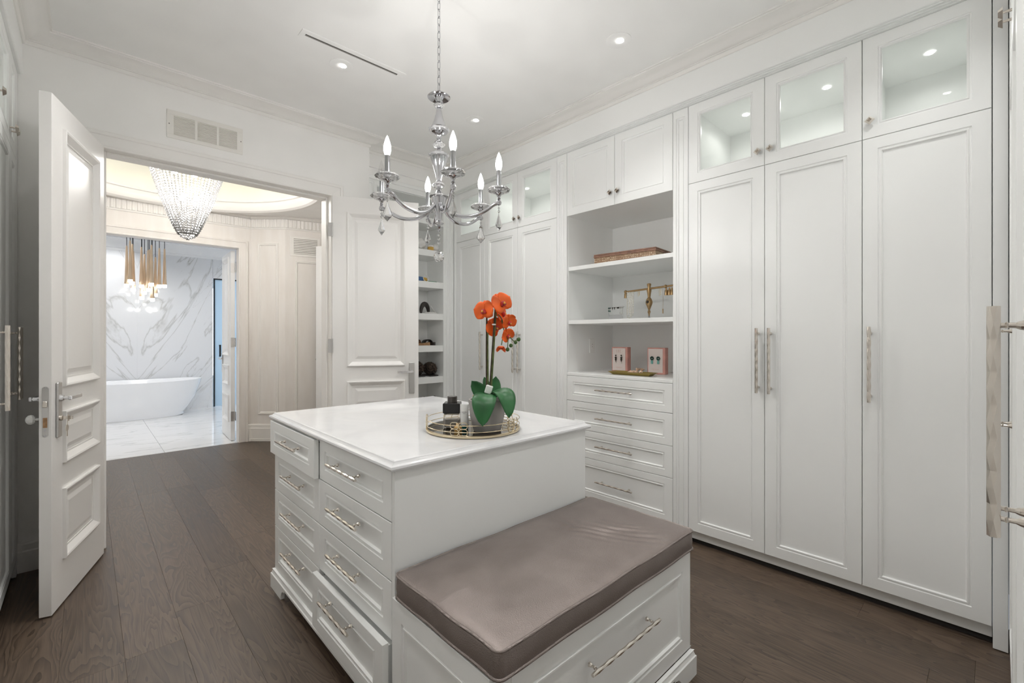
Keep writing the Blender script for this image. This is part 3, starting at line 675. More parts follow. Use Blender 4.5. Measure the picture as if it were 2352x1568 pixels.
def wardrobe(name, label, loc, rz, cols, sides, dividers=(), D=.60, pucks=(), glass=True, mat='cabinet'):
    t = thing(name, label, 'wardrobe', loc, rz); W = sum(cols); x = 0
    carcass(t, W, D, dividers, mat); plinth(t, W, mat, D)
    for k, (wd, sd_) in enumerate(zip(cols, sides)):
        lower_door(t, x, wd, sd_, mat=mat); upper_door(t, x, wd, sd_, glass, mat=mat)
        if k in pucks:
            p = MB().lathe([(.0185, 0), (.0175, -.003)], 12).build('puck_light', 'puck', t, (x+wd/2, .32, ZT-.0145))
            lamp('SPOT', 'puck_glow', p, (0, 0, -.008), PUCK_E, (1, .99, .96), spot_size=2.9, spot_blend=.5, shadow_soft_size=.012)
        x += wd
    return t
R90 = -PI/2
G = [.020, .456, .893, 1.333, 1.437, 2.323, 2.427, 2.884, 3.337, 3.790]
wr = wardrobe('wardrobe_cabinet', 'white wardrobe with three tall doors beside the display shelves, nearest the bench', (XR+DTH, G[3], 0), R90, (G[3]-G[2], G[2]-G[1], G[1]-G[0]), (1, -1, -1), (G[3]-G[1],), pucks=(0, 1, 2))
wl = wardrobe('wardrobe_cabinet', 'white wardrobe with three tall doors in the corner beside the shoe shelves', (XR+DTH, G[9], 0), R90, (G[9]-G[8], G[8]-G[7], G[7]-G[6]), (1, 1, -1), (G[9]-G[8],), pucks=(0, 1, 2))
MB().box(-.012, -.045, .001, 0, .3, ZT).build('filler_strip', 'cabinet', wl)
MB().box(G[3]-G[0]+.002, -.026, .004, G[3]-G[0]+.046, -.004, ZT, .001).build('filler_strip', 'cabinet', wr)
# ---- display unit between two pilasters
du = thing('display_cabinet', 'white built-in unit with open display shelves above four drawers', 'cabinet', (XR+DTH, G[6], 0), R90)
W = G[6]-G[3]; p0, p1 = G[6]-G[5], G[6]-G[4]
def pilaster(x, wd):
    h = ZT-.004
    mb = leaf(wd-.003, h, DTH, [(.075, h-.05)], .022, [(0, 0), (.002, .005), (.008, .005), (.011, .001), (.015, .001), (.018, .007)]); mb.build('pilaster', 'cabinet', du, (x+.0015, -DTH, .004))
pilaster(0, p0); pilaster(p1, W-p1)
mb = MB().box(.001, .001, .03, p0+.001, .62, ZT).box(p1-.001, .001, .03, W-.001, .62, ZT).box(p0, .60, .03, p1, .62, ZT).box(p0, .001, .09, p1, .60, .108).box(p0, .001, 2.246, p1, .60, 2.262).box(p0, .001, ZT-.014, p1, .60, ZT)
mb.build('carcass', 'cabinet', du)
MB().box(p0, .018, .028, p1, .60, .089, .001).build('plinth', 'cabinet', du); MB().box(0, .03, .001, W, .60, .028).build('toe_shade', 'dark', du)  # black strip stands in for the shade under the unit
MB().box(p0, -.020, .998, p1, .60, 1.020, .002).build('counter', 'cabinet', du)
for z in (1.398, 1.817): MB().box(p0+.002, -.006, z, p1-.002, .60, z+.030, .0015).build('shelf', 'cabinet', du)
dw = (p1-p0)
for k, (a, b) in enumerate(((.805, .9955), (.5935, .802), (.3865, .5905), (.0905, .3835))):
    d = leaf(dw-.003, b-a, DTH, [(.046, b-a-.046)], .055).build('drawer', 'cabinet', du, (p0+.0015, -DTH, a))
    handle(d, (dw/2+.005, 0, ((.907, .698, .492, .232)[k])-a), .312)
for k in range(2):
    d = leaf(dw/2-.003, ZT-2.246, DTH, [(.055, ZT-2.246-.055)], .058).build('door', 'cabinet', du, (p0+.0015+k*dw/2, -DTH, 2.246)); knob(d, (dw/2-.033 if k == 0 else .030, 0, 2.336-2.246))
op = MB().box(0, 0, 0, .070, .006, .118, .002).box(.020, -.002, .028, .050, 0, .090, .001).build('outlet_cover', 'whiteplastic', du, (p0+.0075, .262, 1.165), (0, 0, PI/2))
MB().box(.033, -.0026, .048, .037, -.002, .056).box(.033, -.0026, .068, .037, -.002, .076).build('outlet_slots', 'slotgrey', op)
# ---- shoe shelves in the nook
sx0, sx1 = 1.772, 2.734
su = thing('shoe_cabinet', 'tall white open shoe shelves in the corner behind the open door', 'shelf', (sx0, YN, 0))
W2 = sx1-sx0; pw = .125
for x in (0, W2-pw):
    h = 2.728; leaf(pw, h, .022, [(.08, h-.05)], .030, [(0, 0), (.002, .005), (.008, .005), (.011, .001), (.015, .001), (.018, .007)]).build('pilaster', 'cabinet', su, (x, 0, .004))
MB().box(pw-.02, .022, .03, pw, .32, 2.72).box(W2-pw, .022, .03, W2-pw+.02, .32, 2.72).box(pw, .30, .03, W2-pw, .32, 2.72).box(pw, .022, 2.65, W2-pw, .30, 2.72).box(pw, .0, 2.655, W2-pw, .022, 2.732).build('carcass', 'cabinet', su)
MB().box(0, -.012, 2.700, W2-.065, .0, 2.733, .003).build('top_moulding', 'cabinet', su)
SH = [.29, .60, .905, 1.213, 1.527, 1.840, 2.150, 2.46]
for z in SH: MB().box(pw, .004, z-.062, W2-pw, .30, z, .0015).build('shelf', 'cabinet', su)
MB().box(pw, .03, .001, W2-pw, .30, .09).build('plinth', 'cabinet', su)
# ---- cabinets along the left wall and beside the camera
cl = (.245, .47, .47, .47, .47, .47)
lw = wardrobe('wardrobe_cabinet', 'white wardrobe in shade behind the open door on the left wall', (XL-DTH, 3.37+.245-sum(cl), 0), PI/2, cl[::-1], (-1, 1, -1, 1, 1, -1), (2*.47, 4*.47), pucks=(4, 5))
MB().box(sum(cl)+.001, -.022, .004, sum(cl)+.070, -.004, ZT).build('filler_strip', 'cabinet', lw)
cn = (.535, .55, .55, .50)
nw = wardrobe('wardrobe_cabinet', 'white wardrobe cut off at the far right edge, seen edge-on with paired bar handles', (2.71, YB-DTH, 0), PI, cn, (1, -1, 1, -1), (1.085,), pucks=(0, 1))
MB().box(sum(cn), -.02, .004, sum(cn)+.018, .60, ZT).build('end_panel', 'cabinet', nw)

# ================================================================ ISLAND AND BENCH
IX0, IX1, IY0, IY1 = .715, 1.690, 1.312, 2.575
isl = thing('island_cabinet', 'white dressing-room island with two columns of drawers', 'island', (IX0+.02, IY1, 0), R90)
WI = IY1-IY0; D = IX1-IX0-.02
MB().box(0, .016, .10, WI-.018, D, .872).build('body', 'island', isl)
MB().box(WI-.018, -.020, .10, WI, D+.001, .873, .001).build('end_panel', 'island', isl)
cw = (WI-.020)/2; rows = ((.704, .868), (.514, .700), (.324, .510), (.100, .320))
for c_ in range(2):
    for k, (a, b) in enumerate(rows):
        out = .022 if (c_, k) == (0, 0) else .030 if (c_, k) == (1, 3) else 0
        d = leaf(cw-.004, b-a, .020, [(.047, b-a-.040)], .056).build('drawer', 'island', isl, (c_*cw+.0015, -.020-out, a))
        handle(d, (cw/2+(-.02 if c_ else .03), 0, (.800, .628, .447, .255)[k]+(.02 if (c_, k) == (1, 3) else 0)-a), .270)
        if out: MB().box(.02, .020, .01, cw-.02, .020+out-.001, b-a-.02).build('drawer_box', 'inside', d)
def bracket(mb, P0, P1, dz=.098, th=.018, leg=.15, cut=.052, flare=.018, e0=1, e1=1):
    """moulded skirting on bracket feet along P0->P1 (outside on the right)"""
    A, B = Vector(P0), Vector(P1); e = (B-A); L = e.length; e.normalize(); n = Vector((e.y, -e.x))
    def pt(s, o, z): p = A+e*s+n*o; return (p.x, p.y, z)
    out = [(0, .0), (leg, 0)]+[(leg+.03*math.sin(a), cut-.03*math.cos(a)-.0) if False else (leg+cut*.75*(1-math.cos(a)), cut*math.sin(a)) for a in (PI/8, PI/4, 3*PI/8, PI/2)]
    out += [(leg+cut*.75+.012, cut), (leg+cut*.75+.012, cut+.010)]
    low = out+[(L-s, z) for s, z in out[::-1]]
    zt = .072
    for (s0, z0), (s1, z1) in zip(low, low[1:]):
        if s1 <= s0+1e-6:
            continue
        for o in (flare, 0): mb.poly([pt(s0, o, z0), pt(s1, o, z1), pt(s1, o, zt), pt(s0, o, zt)])
    for (s0, z0), (s1, z1) in zip(low, low[1:]): mb.poly([pt(s0, flare, z0), pt(s1, flare, z1), pt(s1, 0, z1), pt(s0, 0, z0)])
    pr = [(flare, zt), (flare-.004, zt+.003), (flare-.009, dz-.008), (flare-.009+.003, dz-.003), (0, dz), (0, zt)]
    for (o0, z0), (o1, z1) in zip(pr, pr[1:]): mb.poly([pt(-o0*e0, o0, z0), pt(L+o0*e1, o0, z0), pt(L+o1*e1, o1, z1), pt(-o1*e0, o1, z1)])
    for s in (0, L):
        sg = -1 if s == 0 else 1
        if not (e0 if s == 0 else e1):
            mb.poly([pt(s, 0, 0), pt(s, flare, 0), pt(s, flare, zt), pt(s, 0, zt)]); continue
        mb.poly([pt(s, 0, 0), pt(s, flare, 0), pt(s, flare, zt), pt(s, 0, zt)])
        mb.poly([pt(s, flare, 0), pt(s+sg*flare, flare, 0), pt(s+sg*flare, flare, zt), pt(s, flare, zt)])
        mb.poly([pt(s+sg*flare, flare, 0), pt(s+sg*flare, 0, 0), pt(s+sg*flare, 0, zt), pt(s+sg*flare, flare, zt)])
        mb.poly([pt(s, flare, zt), pt(s+sg*flare, flare, zt), pt(s+sg*flare, 0, zt), pt(s, 0, zt)])
BX_0, BX_1, BY_0 = .715, 1.700, .812
bm_ = MB(); bracket(bm_, (0, -.018), (WI-.002, -.018), leg=.15, e1=0)
bm_.build('skirting', 'island', isl); MB().box(.05, .06, .002, WI-.02, D-.05, .10).build('toe_shade', 'dark', isl)  # shade between the bracket feet put in as a dark box
ctp = [(-.030, .8745), (.0, .8745), (.006, .877), (.008, .8835), (.006, .890), (.0, .893), (-.004, .8935), (-.010, .8985), (-.012, .903), (-.016, .905)]
cx0, cx1, cy0, cy1 = .700, 1.702, 1.300, 2.590
mb = MB(); path = [(cx0, cy0), (cx0, cy1), (cx1, cy1), (cx1, cy0)]
mb.sweep([(o, z) for o, z in ctp], path)
mb.poly([(cx0+.016, cy0+.016, .905), (cx1-.016, cy0+.016, .905), (cx1-.016, cy1-.016, .905), (cx0+.016, cy1-.016, .905)])
mb.poly([(cx0+.03, cy0+.03, .8745), (cx1-.03, cy0+.03, .8745), (cx1-.03, cy1-.03, .8745), (cx0+.03, cy1-.03, .8745)])
tag(mb.build('island_countertop', 'quartz', smooth=30), 'polished white quartz slab topping the island', 'countertop')
# ---- bench with one wide drawer
ben = thing('bench_cabinet', 'low white storage bench with one wide drawer, built against the island', 'bench', (BX_0, BY_0+.02, 0))
WB = BX_1-BX_0; DB = IY0-BY_0-.024
MB().box(.001, .001, .098, WB-.001, DB, .478, .001).build('body', 'island', ben)
d = leaf(WB-.044, .474-.104, .020, [(.055, .474-.104-.055)], .062).build('drawer', 'island', ben, (.042, -.020, .104)); handle(d, (WB/2-.028, 0, .350-.104), .372)
MB().box(0, -.020, .104, .0405, 0, .478, .001).build('corner_stile', 'island', ben)
leaf(DB-.002, .378, .012, [(.058, .378-.058)], .055).build('side_panel', 'island', ben, (-.011, DB-.001, .10), (0, 0, -PI/2))
leaf(DB-.002, .378, .012, [(.058, .378-.058)], .055).build('side_panel', 'island', ben, (WB+.011, 0, .10), (0, 0, PI/2))
mb = MB(); bracket(mb, (0, -.018), (WB, -.018), leg=.10); bracket(mb, (WB+.011, 0), (WB+.011, DB), leg=.10, e1=0)
q = MB(); bracket(q, (-.011, DB), (-.011, 0), leg=.06, e0=0); mb.v, mb.f, mb.m = mb.v+q.v, mb.f+[tuple(i+len(mb.v) for i in f) for f in q.f], mb.m+q.m
mb.build('skirting', 'island', ben); MB().box(.05, .05, .002, WB-.05, DB-.02, .097).build('toe_shade', 'dark', ben)  # dark box stands in for the shade below the bench
# ---- leather cushion with piping
cu = thing('bench_cushion', 'taupe leather box cushion with piped seams lying on the bench', 'cushion', ((BX_0+BX_1)/2, (BY_0+IY0)/2, .4785))
hx, hy, T = WB/2+.008, (IY0-BY_0)/2-.004, .084; cyo = -.012
nx, ny = 150, 90; mb = MB()
def crown(u, v):
    e_ = min((1-abs(u))*hx, (1-abs(v))*hy)
    z = T-.006+.006*(1-math.exp(-e_/.010))+.010*(1-u**4)*(1-v**4)
    x_, y_ = u*hx, v*hy
    s = (x_-.22)*.55-(y_+.04)*.835; tt = (x_-.22)*.835+(y_+.04)*.55           # creases fanning toward the front by the far end
    w_ = math.exp(-((s-.03)/.15)**4-(tt/.075)**2)
    z += .0046*w_*math.sin(tt*165+1.9*math.sin(s*19)+5*s)*(.5+.5*noise.noise((tt*28, s*7, 2)))+.0024*w_*noise.noise((tt*60, s*9, 0))
    w2 = math.exp(-((x_-.17)/.05)**2-((y_-.10)/.05)**2); z += .0022*w2*math.sin((x_-.3*y_)*120)
    z += .0022*noise.noise((u*3.1, v*2, 1.7)); return z
def plan(u, v):
    x, y = u*hx, v*hy; r = .022; ax, ay = abs(x)-(hx-r), abs(y)-(hy-r)
    if ax > 0 and ay > 0:
        l = max(ax, ay); L = math.hypot(ax, ay); k = l/L if L > 0 else 1; x = math.copysign(hx-r+ax*k, x); y = math.copysign(hy-r+ay*k, y)
    return x+.0015*math.sin(v*7), y+.0015*math.sin(u*9)+cyo
G_ = [[None]*(ny+1) for _ in range(nx+1)]
for i in range(nx+1):
    for j in range(ny+1):
        f = lambda t: math.copysign(1-(1-abs(t))**1.25, t); u, v = f(-1+2*i/nx), f(-1+2*j/ny); x, y = plan(u, v); G_[i][j] = len(mb.v); mb.v.append((x, y, crown(u, v)))
for i in range(nx):
    for j in range(ny): mb.f.append((G_[i][j], G_[i+1][j], G_[i+1][j+1], G_[i][j+1])); mb.m.append(0)
rim = [G_[i][0] for i in range(nx)]+[G_[nx][j] for j in range(ny)]+[G_[i][ny] for i in range(nx, 0, -1)]+[G_[0][j] for j in range(ny, 0, -1)]
rp = [Vector(mb.v[i]) for i in rim]; rows_ = [rim]
for f, o in ((.80, .003), (.45, .005), (.15, .003), (.03, .0)):
    r_ = []
    for p in rp:
        c_ = Vector((p.x, p.y-cyo, 0)); dd = Vector((p.x/hx if abs(p.x) > hx-.03 else 0, (p.y-cyo)/hy if abs(p.y-cyo) > hy-.03 else 0, 0)); dd = dd.normalized() if dd.length else dd
        r_.append(len(mb.v)); mb.v.append((p.x+dd.x*o, p.y+dd.y*o, p.z*f))
    rows_.append(r_)
for a, b in zip(rows_, rows_[1:]):
    for j in range(len(a)): mb.f.append((a[j], b[j], b[(j+1) % len(a)], a[(j+1) % len(a)])); mb.m.append(0)
mb.f.append(tuple(rows_[-1])); mb.m.append(0)
mb.build('cover', 'leather', cu, smooth=50)
MB().tube([p+Vector((p.x/hx*.002, (p.y-cyo)/hy*.002, -.002)) for p in rp], .0042, 6, closed=True).build('piping', 'leather', cu, smooth=60)
lowp = [Vector(mb.v[i])+Vector((0, 0, .003)) for i in rows_[-1]]
MB().tube([p+Vector((p.x/hx*.003, (p.y-cyo)/hy*.003, .004)) for p in lowp], .0042, 6, closed=True).build('piping', 'leather', cu, smooth=60)
# ================================================================ CEILING FITTINGS
DL = [(1.161, 2.806, 'small recessed downlight in the ceiling beside the long slot diffuser'), (2.221, 1.485, 'small recessed downlight in the ceiling in front of the nearest wardrobe'), (2.218, 2.800, 'small recessed downlight in the ceiling between chandelier and corner'),
      (.27, 2.806, 'added unseen downlight above the open left door leaf'), (.22, 1.485, 'added unseen downlight along the left wall cabinets'),  # unseen left column, added to light the drawers and left wall
      (.20, .25, 'added unseen downlight directly above the viewpoint'), (1.161, .25, 'recessed downlight above the near wardrobe, outside the view'), (2.221, .25, 'recessed downlight by the near right corner, outside the view')]  # the one over the viewpoint is added fill of that column
for k, (x, y, lab) in enumerate(DL):
    t = thing('recessed_light', lab, 'downlight', (x, y, CZ), 0, 'dressing room downlights')
    MB().lathe([(.070, .002), (.070, -.003), (.066, -.0045), (.030, -.003), (.026, -.001), (.001, -.001)], 28, caps=False).build('trim_ring', 'ceiling', t, smooth=40)
    MB().lathe([(.0225, .0), (.020, -.0025), (.001, -.003)], 20, caps=False).build('lens', 'lens', t, (.010, -.004, -.001))
    lamp('SPOT', 'spot', t, (-.006, -.012, -.012), DOWN_W, (1, .992, .975), spot_size=2.0, spot_blend=1, shadow_soft_size=.03)
sd_ = thing('slot_diffuser', 'long narrow slot air diffuser with a dark gap in the ceiling', 'vent', (.866, 2.612, CZ))
mb = MB()
for b in ((0, 0, .64, .034), (0, .052, .64, .082), (0, .034, .028, .052), (.598, .034, .64, .052)): mb.box(b[0], b[1], -.004, b[2], b[3], 0, .001)
mb.build('frame', 'ceiling', sd_); MB().box(.028, .034, -.0015, .598, .052, -.0005).build('slot', 'slotdark', sd_); MB().box(.028, .043, -.0035, .598, .0515, -.0018).build('vane', 'slotgrey', sd_)
vt = thing('wall_vent', 'white three-bank louvred vent above the double doorway', 'vent', (.378, YD, 2.597))
mb = MB(); Wv, Hv = .434, .182; xs = [.036, .151, .165, .276, .290, .398]
for a, b in ((0, xs[0]), (xs[1], xs[2]), (xs[3], xs[4]), (xs[5], Wv)): mb.box(a, -.007, .024, b, 0, Hv-.030)
mb.box(0, -.007, 0, Wv, 0, .024, .001).box(0, -.007, Hv-.030, Wv, 0, Hv, .001); mb.build('frame', 'ventwhite', vt)
MB().box(.03, -.0022, .02, .40, -.0005, Hv-.025).build('backing', 'ventback', vt)
for a, b in ((0, 1), (2, 3), (4, 5)):
    m_ = MB().poly([(0, -.0065, 0), (xs[b]-xs[a], -.0065, 0), (xs[b]-xs[a], -.0025, .0062), (0, -.0025, .0062)]).box(0, -.0065, -.0012, xs[b]-xs[a], -.003, 0).data('slat', 'ventwhite')
    for k in range(16): put('slat', m_, vt, (xs[a], 0, .026+k*.0080))
for x in (.012, Wv-.012): MB().cyl((x, -.007, .09), (x, -.0085, .09), .004, None, 8).build('screw', 'slotgrey', vt)

# ================================================================ CHANDELIER
ch = thing('chandelier', 'chrome six-arm chandelier with candle bulbs and crystal drops over the island', 'chandelier', (1.252, 1.862, 0))
def facet(prof, n=10, a0=0): return MB().lathe(prof, n, a0=a0)
col = MB().lathe([(.001, 2.492), (.013, 2.490), (.016, 2.480), (.052, 2.470), (.056, 2.464), (.052, 2.460), (.030, 2.470), (.022, 2.468), (.020, 2.455), (.010, 2.438), (.009, 2.414), (.012, 2.405), (.016, 2.380), (.024, 2.350), (.036, 2.322), (.040, 2.314), (.044, 2.300), (.040, 2.292), (.024, 2.286), (.012, 2.272), (.010, 2.256), (.013, 2.252), (.010, 2.245), (.010, 2.220), (.014, 2.214), (.010, 2.208), (.012, 2.196), (.042, 2.176), (.043, 2.170), (.028, 2.120), (.014, 2.075), (.012, 2.060), (.015, 2.055), (.010, 2.048), (.010, 2.026), (.014, 2.020), (.010, 2.012), (.014, 2.000), (.030, 1.986), (.040, 1.972), (.030, 1.935), (.018, 1.900), (.011, 1.864), (.016, 1.858), (.008, 1.850), (.008, 1.838), (.012, 1.832), (.007, 1.824), (.009, 1.816), (.001, 1.810)], 28)
col.build('column', 'greychrome', ch, smooth=35)
for (r, z, h) in ((.0265, 2.426, .012), (.053, 2.307, .012), (.031, 2.234, .014), (.052, 2.183, .011), (.032, 2.037, .013), (.048, 1.980, .010), (.025, 1.851, .007)):
    MB().lathe([(.010, z-h), (r*.75, z-h*.8), (r, z), (r*.75, z+h*.8), (.010, z+h), (.010, z-h)], 12, caps=False).build('crystal_disc', 'crystal', ch)
z = 2.492; k = 0
lk = MB()
pts = [(.007*math.sin(a), 0, .0165*math.cos(a)+(.006 if math.cos(a) > 0 else -.006)) for a in [2*PI*i/14 for i in range(14)]]
lkm = lk.tube(pts, .0018, 6, closed=True).data('chain_link', 'greychrome', 60)
while z < CZ-.03: put('chain_link', lkm, ch, (0, 0, z+.020), (0, 0, .35+(PI/2 if k % 2 else 0))); z += .036; k += 1
MB().lathe([(.06, CZ-.001), (.06, CZ-.012), (.015, CZ-.03), (.001, CZ-.03)], 24).build('ceiling_canopy', 'greychrome', ch, smooth=40)
R_, F_ = Vector((math.cos(TH), -math.sin(TH), 0)), Vector((math.sin(TH), math.cos(TH), 0))
v0 = (R_*.105-F_*.278); AR = v0.length; a00 = math.atan2(v0.y, v0.x)
bp_ = [(.020, 1.948), (.035, 1.928), (.060, 1.905), (.090, 1.888), (.125, 1.879), (.160, 1.879), (.195, 1.886), (.225, 1.899), (.250, 1.914), (.270, 1.928), (AR, 1.938)]
def smooth_path(P, m=4):
    out = []
    for i in range(len(P)-1):
        p0, p1, p2, p3 = P[max(i-1, 0)], P[i], P[i+1], P[min(i+2, len(P)-1)]
        for j in range(m):
            t = j/m; out.append(tuple(.5*((2*b_)+(c_-a_)*t+(2*a_-5*b_+4*c_-d_)*t*t+(3*b_-a_-3*c_+d_)*t**3) for a_, b_, c_, d_ in zip(p0, p1, p2, p3)))
    return out+[P[-1]]
armm = MB().tube(smooth_path([(r, 0, z) for r, z in bp_]), .0092, 12).data('arm', 'greychrome', 60)
holder = MB().lathe([(.001, 1.924), (.010, 1.928), (.0135, 1.938), (.010, 1.948), (.006, 1.953), (.009, 1.957), (.006, 1.962), (.010, 1.972), (.020, 1.982), (.024, 1.985), (.012, 1.987), (.011, 2.090), (.001, 2.091)], 16).data('candle_holder', 'greychrome', 35)
dish = MB().lathe([(.012, 1.982), (.032, 1.983), (.050, 1.991), (.055, 1.998), (.049, 2.006), (.034, 2.010), (.012, 2.004), (.012, 1.982)], 12, caps=False).data('crystal_dish', 'crystal')
bulb = MB().lathe([(.0095, 2.090), (.0125, 2.098), (.0165, 2.114), (.0160, 2.130), (.0115, 2.150), (.0055, 2.168), (.0005, 2.178)], 10, caps=False).data('bulb', 'bulb', 60)
bulb0 = MB().lathe([(.0095, 2.090), (.0125, 2.098), (.0165, 2.114), (.0160, 2.130), (.0115, 2.150), (.0055, 2.168), (.0005, 2.178)], 16, caps=False).data('bulb', 'crystalpane', 60)
fil = MB().cyl((0, 0, 2.09), (0, 0, 2.118), .0035, .002, 8).cyl((0, 0, 2.118), (0, 0, 2.14), .001, None, 5).data('filament', 'nickel')
drop = MB(); drop.octa((0, 0, 1.912), .0065, .0075, 6).octa((0, 0, 1.896), .0075, .009, 6).cyl((0, 0, 1.925), (0, 0, 1.885), .0008, None, 4)
b = len(drop.v); hh = [(0.002, 1.886), (.006, 1.874), (.0245, 1.830), (.0005, 1.803)]
for r, z in hh:
    for j in range(6): a = 2*PI*j/6; drop.v.append((r*math.cos(a), r*.62*math.sin(a), z))
for i in range(3):
    for j in range(6): drop.f.append((b+i*6+j, b+i*6+(j+1) % 6, b+(i+1)*6+(j+1) % 6, b+(i+1)*6+j)); drop.m.append(0)
drop.f.append(tuple(b+j for j in range(6))[::-1]); drop.m.append(0)
dropm = drop.data('crystal_drop', 'crystal')
for k in range(6):
    a = a00+k*PI/3
    ar = put('arm', armm, ch, (0, 0, 0), (0, 0, a)); hx_ = (AR, 0, 0)
    put('candle_holder', holder, ar, hx_); put('crystal_dish', dish, ar, hx_); put('crystal_drop', dropm, ar, hx_, (0, 0, .4+k))
    px = 1.252+AR*math.cos(a); py = 1.862+AR*math.sin(a); dd = Vector((px, py, 0)); u_ = dd.dot(R_)/dd.dot(F_)*1045+1176
    unlit = u_ < 930 and dd.dot(F_) > 2.25
    put('bulb', bulb0 if unlit else bulb, ar, hx_)
    if not unlit: lamp('POINT', 'candle_glow', ar, (AR, 0, 2.125), BULB_E, (1, .985, .965), shadow_soft_size=.012)
    if unlit: put('filament', fil, ar, hx_)
bd = MB()
for zz in (1.795, 1.776, 1.757): bd.octa((0, 0, zz), .0088, .009, 8)
bd.cyl((0, 0, 1.81), (0, 0, 1.71), .0008, None, 4).build('bead_string', 'crystal', ch)
b_ = bmesh.new(); bmesh.ops.create_icosphere(b_, subdivisions=2, radius=.0265); MB().bm(b_).build('crystal_ball', 'crystal', ch, (0, 0, 1.690))

# ================================================================ ON THE ISLAND
CT = .9055
tr = thing('tray', 'round mirrored tray with a gold link gallery on the island', 'tray', (1.208, 1.536, CT))
MB().lathe([(.001, 0), (.197, 0), (.200, .003), (.200, .010), (.196, .012), (.001, .012)], 64).build('rim', 'champagne', tr, smooth=40)
MB().lathe([(.194, .0122), (.001, .0122)], 48, caps=False).build('mirror', 'mirror', tr)
def arc(r, z, a0, a1, n): return [(r*math.cos(a0+(a1-a0)*i/n), r*math.sin(a0+(a1-a0)*i/n), z) for i in range(n+1)]
for zz in (.025, .0505): MB().tube(arc(.197, zz, 0, 2*PI, 72)[:-1], .0016, 6, closed=True).build('rail', 'champagne', tr, smooth=60)
lm = MB(); sq = []
for i in range(16):
    a = 2*PI*i/16; c_, s_ = math.cos(a), math.sin(a); sq.append((.0165*math.copysign(abs(c_)**.6, c_), 0, .0125*math.copysign(abs(s_)**.6, s_)))
lkm2 = lm.tube(sq, .0017, 6, closed=True).data('link', 'champagne', 60)
for k in range(10):
    a = 2*PI*(k//2)/5-.10+(.178 if k % 2 else 0)
    for zz in (.025, .0505): put('link', lkm2, tr, (.198*math.cos(a), .198*math.sin(a), zz), (0, 0, a+PI/2))
TZ = CT+.0125
def at(u, d): a = (u-1176)/1045; return d*(math.sin(TH)+math.cos(TH)*a), d*(math.cos(TH)-math.sin(TH)*a)
pb = thing('perfume_bottle', 'square glass perfume bottle with a big black cap on the tray', 'bottle', (*at(1039, 1.93), TZ), -.75)
MB().box(-.034, -.034, 0, .034, .034, .062, .005).build('glass', 'perfume', pb); MB().box(-.028, -.028, .008, .028, .028, .036, .003).build('liquid', 'amber', pb)
MB().box(-.036, -.036, .062, .036, .036, .104, .003).build('collar', 'capblack', pb); MB().lathe([(.021, .104), (.021, .128), (.019, .130), (.001, .130)], 20).build('cap', 'capgrey', pb, smooth=40)
tb = thing('cream_tube', 'white cosmetic tube with dark teal cap standing on the tray', 'tube', (*at(1067, 1.88), TZ))
mb = MB(); 
for z, rx, ry in ((.020, .0165, .0165), (.06, .0165, .013), (.095, .0175, .004), (.103, .0178, .0015)):
    for j in range(16): a = 2*PI*j/16; mb.v.append((rx*math.cos(a), ry*math.sin(a), z))
for i in range(3):
    for j in range(16): mb.f.append((i*16+j, i*16+(j+1) % 16, (i+1)*16+(j+1) % 16, (i+1)*16+j)); mb.m.append(0)
mb.f.append(tuple(range(48, 64))); mb.m.append(0)
mb.build('body', 'whiteplastic', tb, rot=(0, 0, -.75), smooth=50); MB().lathe([(.0155, 0), (.0155, .020), (.001, .020)], 18).build('cap', 'teal', tb, smooth=40)
MB().box(-.010, -.0150, .072, .010, -.0145, .0735).box(-.006, -.0150, .066, .006, -.0145, .067).build('print', 'capgrey', tb, rot=(0, 0, -.75))
b2 = thing('perfume_bottle', 'slim clear perfume bottle with gold cap behind the flowerpot', 'bottle', (*at(1092, 2.03), TZ), -.75)
MB().box(-.020, -.014, 0, .020, .014, .098, .003).build('glass', 'perfume', b2); MB().lathe([(.013, .098), (.013, .122), (.001, .122)], 18).build('cap', 'goldcap', b2, smooth=40)
b3 = thing('perfume_vial', 'tiny amber glass vial with gold cap at the front of the tray', 'bottle', (*at(1052, 1.835), TZ))
MB().lathe([(.014, 0), (.016, .004), (.016, .018), (.008, .024), (.001, .024)], 16).build('glass', 'amber', b3, smooth=40); MB().lathe([(.009, .0235), (.009, .034), (.001, .034)], 14).build('cap', 'goldcap', b3, smooth=40)
# ---- orchid
px, py = at(1119, 1.855)
orc = thing('potted_orchid', 'orange orchid with two tall stems in a grey stone pot', 'potted plant', (px, py, TZ))
MB().lathe([(.001, 0), (.052, 0), (.056, .004), (.070, .060), (.076, .118), (.076, .128), (.068, .128), (.066, .112), (.001, .112)], 32).build('pot', 'pot', orc, smooth=40)
MB().lathe([(.066, .113), (.04, .120), (.001, .121)], 20, caps=False).build('soil', 'soil', orc, smooth=60)
MPX = 1.855/1045
def loc(u, v, f=0): return R_*((u-1119)*MPX)+F_*f+Vector((0, 0, 1.30+(773-v)*MPX-TZ))
def leafblade(name, P, Wd, nrm, mat='leaf'):
    P = [Vector(p) for p in P]; K = len(P); mb = MB(); nj = 6
    for i in range(K):
        t = i/(K-1); tg = (P[min(i+1, K-1)]-P[max(i-1, 0)]).normalized(); sd = tg.cross(Vector(nrm)).normalized(); up = sd.cross(tg)
        wv = Wd*(max(0, math.sin(PI*(.03+t*.97)))**.60)
        for j in range(nj+1):
            q = -1+2*j/nj; mb.v.append(tuple(P[i]+sd*q*wv-up*(1-abs(q))*wv*.22))
    for i in range(K-1):
        for j in range(nj): a = i*(nj+1)+j; mb.f.append((a, a+1, a+nj+2, a+nj+1)); mb.m.append(0)
    o = mb.build(name, mat, orc, smooth=60); s_ = o.modifiers.new('thick', 'SOLIDIFY'); s_.thickness = .0025; return o
